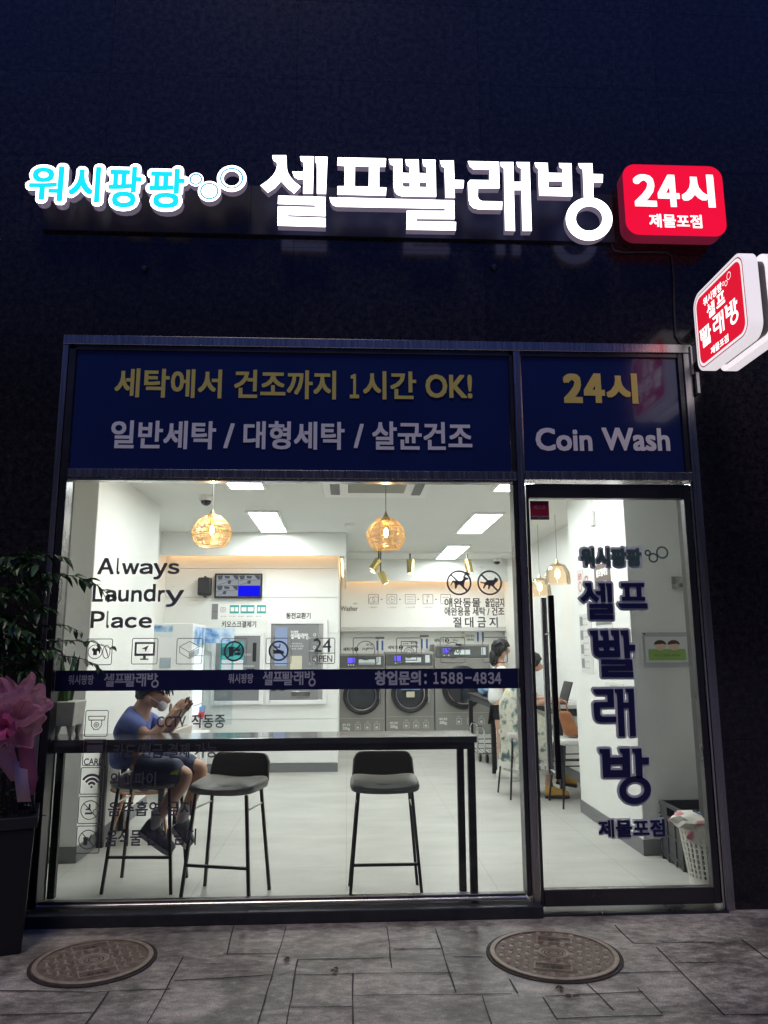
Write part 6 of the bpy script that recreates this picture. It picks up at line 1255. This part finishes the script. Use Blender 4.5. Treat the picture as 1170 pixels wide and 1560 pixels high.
def branch(p0, p1, sag, n, L, r0=.008, dens=2, spread=1.0):
    p0, p1 = Vector(p0), Vector(p1); pts = []
    for i in range(n + 1):
        u = i / n; p = p0.lerp(p1, u) + Vector((rg.uniform(-.008, .008), rg.uniform(-.008, .008), sag * 4 * u * (1 - u) + rg.uniform(-.006, .006))); pts.append(p)
    gb.tube(pts, [r0 * (1 - .7 * i / n) for i in range(n + 1)], 6)
    for i in range(1, n + 1):
        t_ = (pts[i] - pts[i - 1]).normalized()
        for k in range(dens):
            sd = t_.cross(Vector((0, 0, 1))); sd = sd.normalized() if sd.length > .1 else Vector((1, 0, 0)); d = t_ * rg.uniform(.2, .9) + sd * (1 if (i + k) % 2 else -1) * rg.uniform(.4, 1.0) * spread + Vector((0, 0, rg.uniform(-.7, .35)))
            l_ = L * rg.uniform(.65, 1.2); leaf(gl, pts[i] + t_ * rg.uniform(-.01, .01), d, l_, l_ * rg.uniform(.22, .30), (rg.uniform(-.4, .4), rg.uniform(-.4, .4), 1), rg.uniform(.15, .6))
base = Vector((-1.74, -.25, .59)); tops = []
stems = [(-1.80, -.25, 1.10), (-1.76, -.28, 1.32), (-1.84, -.22, 1.55), (-1.72, -.25, 1.45)]
for s_ in stems: branch(base + Vector((rg.uniform(-.06, .06), rg.uniform(-.05, .05), 0)), s_, .0, 8, .05, .014, 1)
A_ = lambda px, py, y=-.27: at(px, py, y)
for a, b, sg_, n, L, dn in (((20, 900), (165, 905), .10, 17, .075, 2), ((0, 872), (100, 850), .05, 11, .07, 2), ((10, 900), (75, 885), .04, 8, .07, 2), ((30, 985), (165, 985), .035, 14, .052, 2), ((50, 1010), (150, 1018), .05, 11, .05, 2), ((40, 960), (120, 960), .03, 9, .05, 2),
                            ((0, 960), (70, 925), .03, 8, .07, 3), ((-20, 930), (40, 900), .03, 8, .08, 3), ((0, 1010), (80, 990), .02, 9, .06, 3), ((-30, 990), (40, 975), .02, 8, .07, 3), ((-40, 880), (30, 850), .04, 8, .08, 3), ((-20, 1020), (60, 1030), .02, 8, .06, 3), ((-60, 960), (10, 945), .03, 8, .08, 3)):
    y_ = rg.uniform(-.34, -.20); branch(A_(*a, y_), A_(*b, y_ - rg.uniform(-.03, .05)), sg_, n, L, .005, dn)
for k in range(34):
    px, py = rg.uniform(-60, 62), rg.uniform(850, 1040); y_ = rg.uniform(-.36, -.12); branch(A_(px, py, y_), A_(px + rg.uniform(-50, 55), py + rg.uniform(-45, 25), y_ + rg.uniform(-.06, .06)), .02, 7, .065, .004, 3)
gb.build('branches', BARK, t, smooth=True); gl.build('leaves', LEAFD, t)
gl = G(); gb2 = G()
for k in range(46):
    px, py = rg.uniform(-10, 58), rg.uniform(1165, 1245); y_ = rg.uniform(-.40, -.2); p = A_(px, py, y_); l_ = rg.uniform(.03, .06)
    leaf(gl, p, (rg.uniform(-1, 1), rg.uniform(-1, .6), rg.uniform(.0, 1)), l_, l_ * .3, (rg.uniform(-.4, .4), rg.uniform(-.4, .4), 1), .2)
    if k % 3 == 0: gb2.tube([(p.x + rg.uniform(-.04, .04), p.y, zt - .03), p], .002, 4)
gb2.build('low_stems', BARK, t); gl.build('low_leaves', LEAFM, t)
# pink gauze bow with a lettered ribbon
t = thing('gift_bow', 'crumpled pink gauze gift bow with a lettered ribbon tied to the planter shrub', 'bow', (-1.70, -.42, 1.0))
def ruffle(c, d, R0, R1, hgt, seed, cup, nw=5, name='gauze'):
    c = Vector(c); d = Vector(d).normalized(); u = d.orthogonal().normalized(); w = d.cross(u); g = G(); NA, NR = 96, 14; vs = []
    for j in range(NR + 1):
        q = j / NR; th = q * 2.0                                     # the cloth rises, rounds over and curls back
        for i in range(NA):
            a = 2 * math.pi * i / NA; e = Vector((math.cos(a), math.sin(a), 0))
            k = noise.noise(e * 1.3 + Vector((0, 0, seed))); f = noise.noise(e * 3.4 + Vector((0, 0, seed * 2 + q)))
            rr = R0 + R1 * math.sin(min(th, 2.2)) * (1 + .30 * k + .16 * f * q); fold = math.sin(nw * a + seed + 1.5 * k) * .022 * q + .030 * f * q
            vs.append(c + (u * math.cos(a) + w * math.sin(a)) * (rr + fold * .6) + d * (hgt * (1 - math.cos(th)) * .7 * cup + fold + .012 * noise.noise(e * 7 + Vector((0, 0, q * 6 + seed)))))
    g.add(vs, [(j * NA + i, j * NA + (i + 1) % NA, (j + 1) * NA + (i + 1) % NA, (j + 1) * NA + i) for j in range(NR) for i in range(NA)]); return g.build(name, MATS['pink_tulle'], t, smooth=True)
c0 = A_(20, 1092, -.45)
ruffle(c0 + Vector((.0, .02, .02)), (.1, -.6, .75), .012, .145, .09, 1.3, .9, 5); ruffle(c0 + Vector((.02, -.02, -.02)), (.45, -.85, .0), .010, .115, .08, 4.1, .9, 6); ruffle(c0 + Vector((-.05, -.02, .02)), (-.5, -.7, .3), .008, .13, .08, 7.7, .8, 5); ruffle(c0 + Vector((-.02, -.03, .07)), (-.2, -.5, 1.0), .01, .115, .09, 9.2, .9, 4)
PINKD = mat('pink_satin', (.50, .08, .20), .4, var=.15)
g = G()
for k in range(9):
    a = 2 * math.pi * k / 9; e = Vector((math.cos(a) * .055, -.03 - .02 * (k % 2), math.sin(a) * .05)); o_ = c0 + Vector((.03, -.135, -.03)); pts = [o_, o_ + e * .7 + Vector((0, -.02, 0)), o_ + e * 1.2, o_ + e * .8 + Vector((0, .02, -.01)), o_ + Vector((0, .01, 0))]
    vs = []
    for p in pts: vs += [p + Vector((-math.sin(a), 0, math.cos(a))) * .016, p - Vector((-math.sin(a), 0, math.cos(a))) * .016]
    g.add(vs, [(2 * i, 2 * i + 1, 2 * i + 3, 2 * i + 2) for i in range(4)])
g.build('bow_loops', PINKD, t, smooth=True)
RIB = mat('pink_ribbon', (.55, .26, .34), .55, var=.08)
def ribbon(pts, w, nm_, mt):
    g = G(); vs = []
    for p, q in pts: p = A_(*p, q); vs += [p - Vector((w / 2, 0, 0)), p + Vector((w / 2, .012, 0))]
    n = len(pts); g.add(vs, [(2 * i, 2 * i + 1, 2 * i + 3, 2 * i + 2) for i in range(n - 1)]); o = g.build(nm_, mt, t, smooth=True); sm = o.modifiers.new('t', 'SOLIDIFY'); sm.thickness = .0015; return o
rb = ribbon([((8, 1105), -.47), ((6, 1140), -.475), ((14, 1168), -.46), ((30, 1190), -.45)], .085, 'ribbon', RIB)
ribbon([((38, 1115), -.46), ((40, 1150), -.465), ((44, 1185), -.45), ((38, 1212), -.45)], .075, 'ribbon', mat('pink_ribbon_dark', (.40, .10, .18), .5)); ribbon([((30, 1160), -.462), ((32, 1190), -.462), ((36, 1222), -.455)], .06, 'ribbon', mat('ribbon_pale', (.62, .42, .46), .6))
p = A_(9, 1122, -.483); g = G(); A = Art(g, FY(p.y)); A.text('축', p.x, p.z + .02, h=.042, bold=.0012, n=4); A.text('개', p.x + .002, p.z - .04, h=.042, bold=.0012, n=4); g.build('ribbon_lettering', INK, rb)

IRON = mat('cast_iron', (.22, .165, .105), .62, .0, var=.35, scale=16, bump=.35, bscale=70); IRON2 = mat('cast_iron_worn', (.42, .33, .22), .5, .05, var=.25, scale=22); IROND = mat('iron_dark', (.06, .047, .035), .75, .2, var=.3)
def manhole(c, r_, rot, kind, lb):
    t = thing('manhole_cover', lb, 'manhole cover', (c.x, c.y, 0)); ca, sa = math.cos(rot), math.sin(rot)
    g = G(); g.lathe([(r_ + .012, .0005), (r_ + .012, .005), (r_ - .002, .005), (r_ - .004, .0035)], (c.x, c.y, 0), 64); g.build('frame_ring', IROND, t)
    g = G(); g.lathe([(r_ - .006, .003), (r_ - .006, .010), (r_ - .03, .011), (r_ - .032, .006), (0, .006)], (c.x, c.y, 0), 64); g.build('lid', IRON, t)
    g = G(); g.lathe([(r_ - .007, .0105), (r_ - .009, .0125), (r_ - .027, .0125), (r_ - .029, .0105)], (c.x, c.y, 0), 64); g.build('rim', IRON2, t)
    T = lambda a, b, h: (c.x + a * ca - b * sa, c.y + a * sa + b * ca, h)
    g = G(); st_ = .040; n = int(r_ / st_) + 1; ins = lambda a, b: (abs(a) < .095 and abs(abs(b) - .165) < .045)
    for i in range(-n, n + 1):
        for j in range(-n, n + 1):
            a, b = i * st_, j * st_; 
            if math.hypot(a, b) > r_ - .048 or math.hypot(a, b) < .080 or ins(a, b): continue
            if kind == 0: w, h_ = (.015, .006) if (i + j) % 2 else (.006, .015)
            else: w, h_ = .0135, .0135
            z1 = .0128; q = .65
            if kind == 1 and (i + j) % 2: w, h_ = .006, .006
            g.hexa([T(a - w, b - h_, .0062), T(a + w, b - h_, .0062), T(a + w, b + h_, .0062), T(a - w, b + h_, .0062), T(a - w * q, b - h_ * q, z1), T(a + w * q, b - h_ * q, z1), T(a + w * q, b + h_ * q, z1), T(a - w * q, b + h_ * q, z1)])
    g.build('treads', IRON2, t)
    g = G(); g.lathe([(.072, .0062), (.070, .0128), (.060, .0128), (.058, .0075), (0, .0078)], (c.x, c.y, 0), 40)
    for a, b in ((0, .165), (0, -.165)):
        for q in ((-.085, .085, -.036, -.030), (-.085, .085, .030, .036), (-.085, -.079, -.030, .030), (.079, .085, -.030, .030)):
            g.hexa([T(a + q[i], b + q[j], h) for h in (.0062, .0128) for i, j in ((0, 2), (1, 2), (1, 3), (0, 3))])
    g.build('label_frames', IRON2, t)
    g = G(); F = frame((c.x, c.y, .0075), (ca, sa, 0), (-sa, ca, 0), (0, 0, 1)); A = Art(g, F, .0006); A.text('오수', 0, .165, h=.032, bold=.001, n=4); A.text('하수도', 0, -.165, h=.032, bold=.001, n=4); A.ring(0, 0, .042, .004); A.ring(0, 0, .025, .004); g.build('lettering', IROND, t)
    return t
manhole(atz(143, 1465, 0), .272, R(24), 0, 'brown iron manhole cover with dashed treads beside the black planter')
manhole(atz(843.5, 1455, 0), .305, R(-16), 1, 'brown iron manhole cover with square studs in front of the glass door')
DRY = leaf_mat('dry_leaf', (.07, .045, .025), (.16, .10, .05), .8)
for (px, py), lb in (((440, 1464), 'curled dry leaf on a joint near the middle of the pavement'), ((512, 1481), 'dry leaf lying in the pavement joint below the empty stools'), ((856, 1507), 'dark leaf on the paving in front of the studded manhole cover'), ((870, 1523), 'lone dark leaf lowest in front of the studded manhole cover')):
    p = atz(px, py, 0); g = G()
    for k in range(2): leaf(g, p + Vector((k * .006, .004 * k, .008)), (rg.uniform(-1, 1), rg.uniform(-1, 1), .1), .04, .011, (0, 0, 1), .15)
    tag(g.build('fallen_leaf', [DRY], loc=(p.x, p.y, 0)), lb, 'leaf')
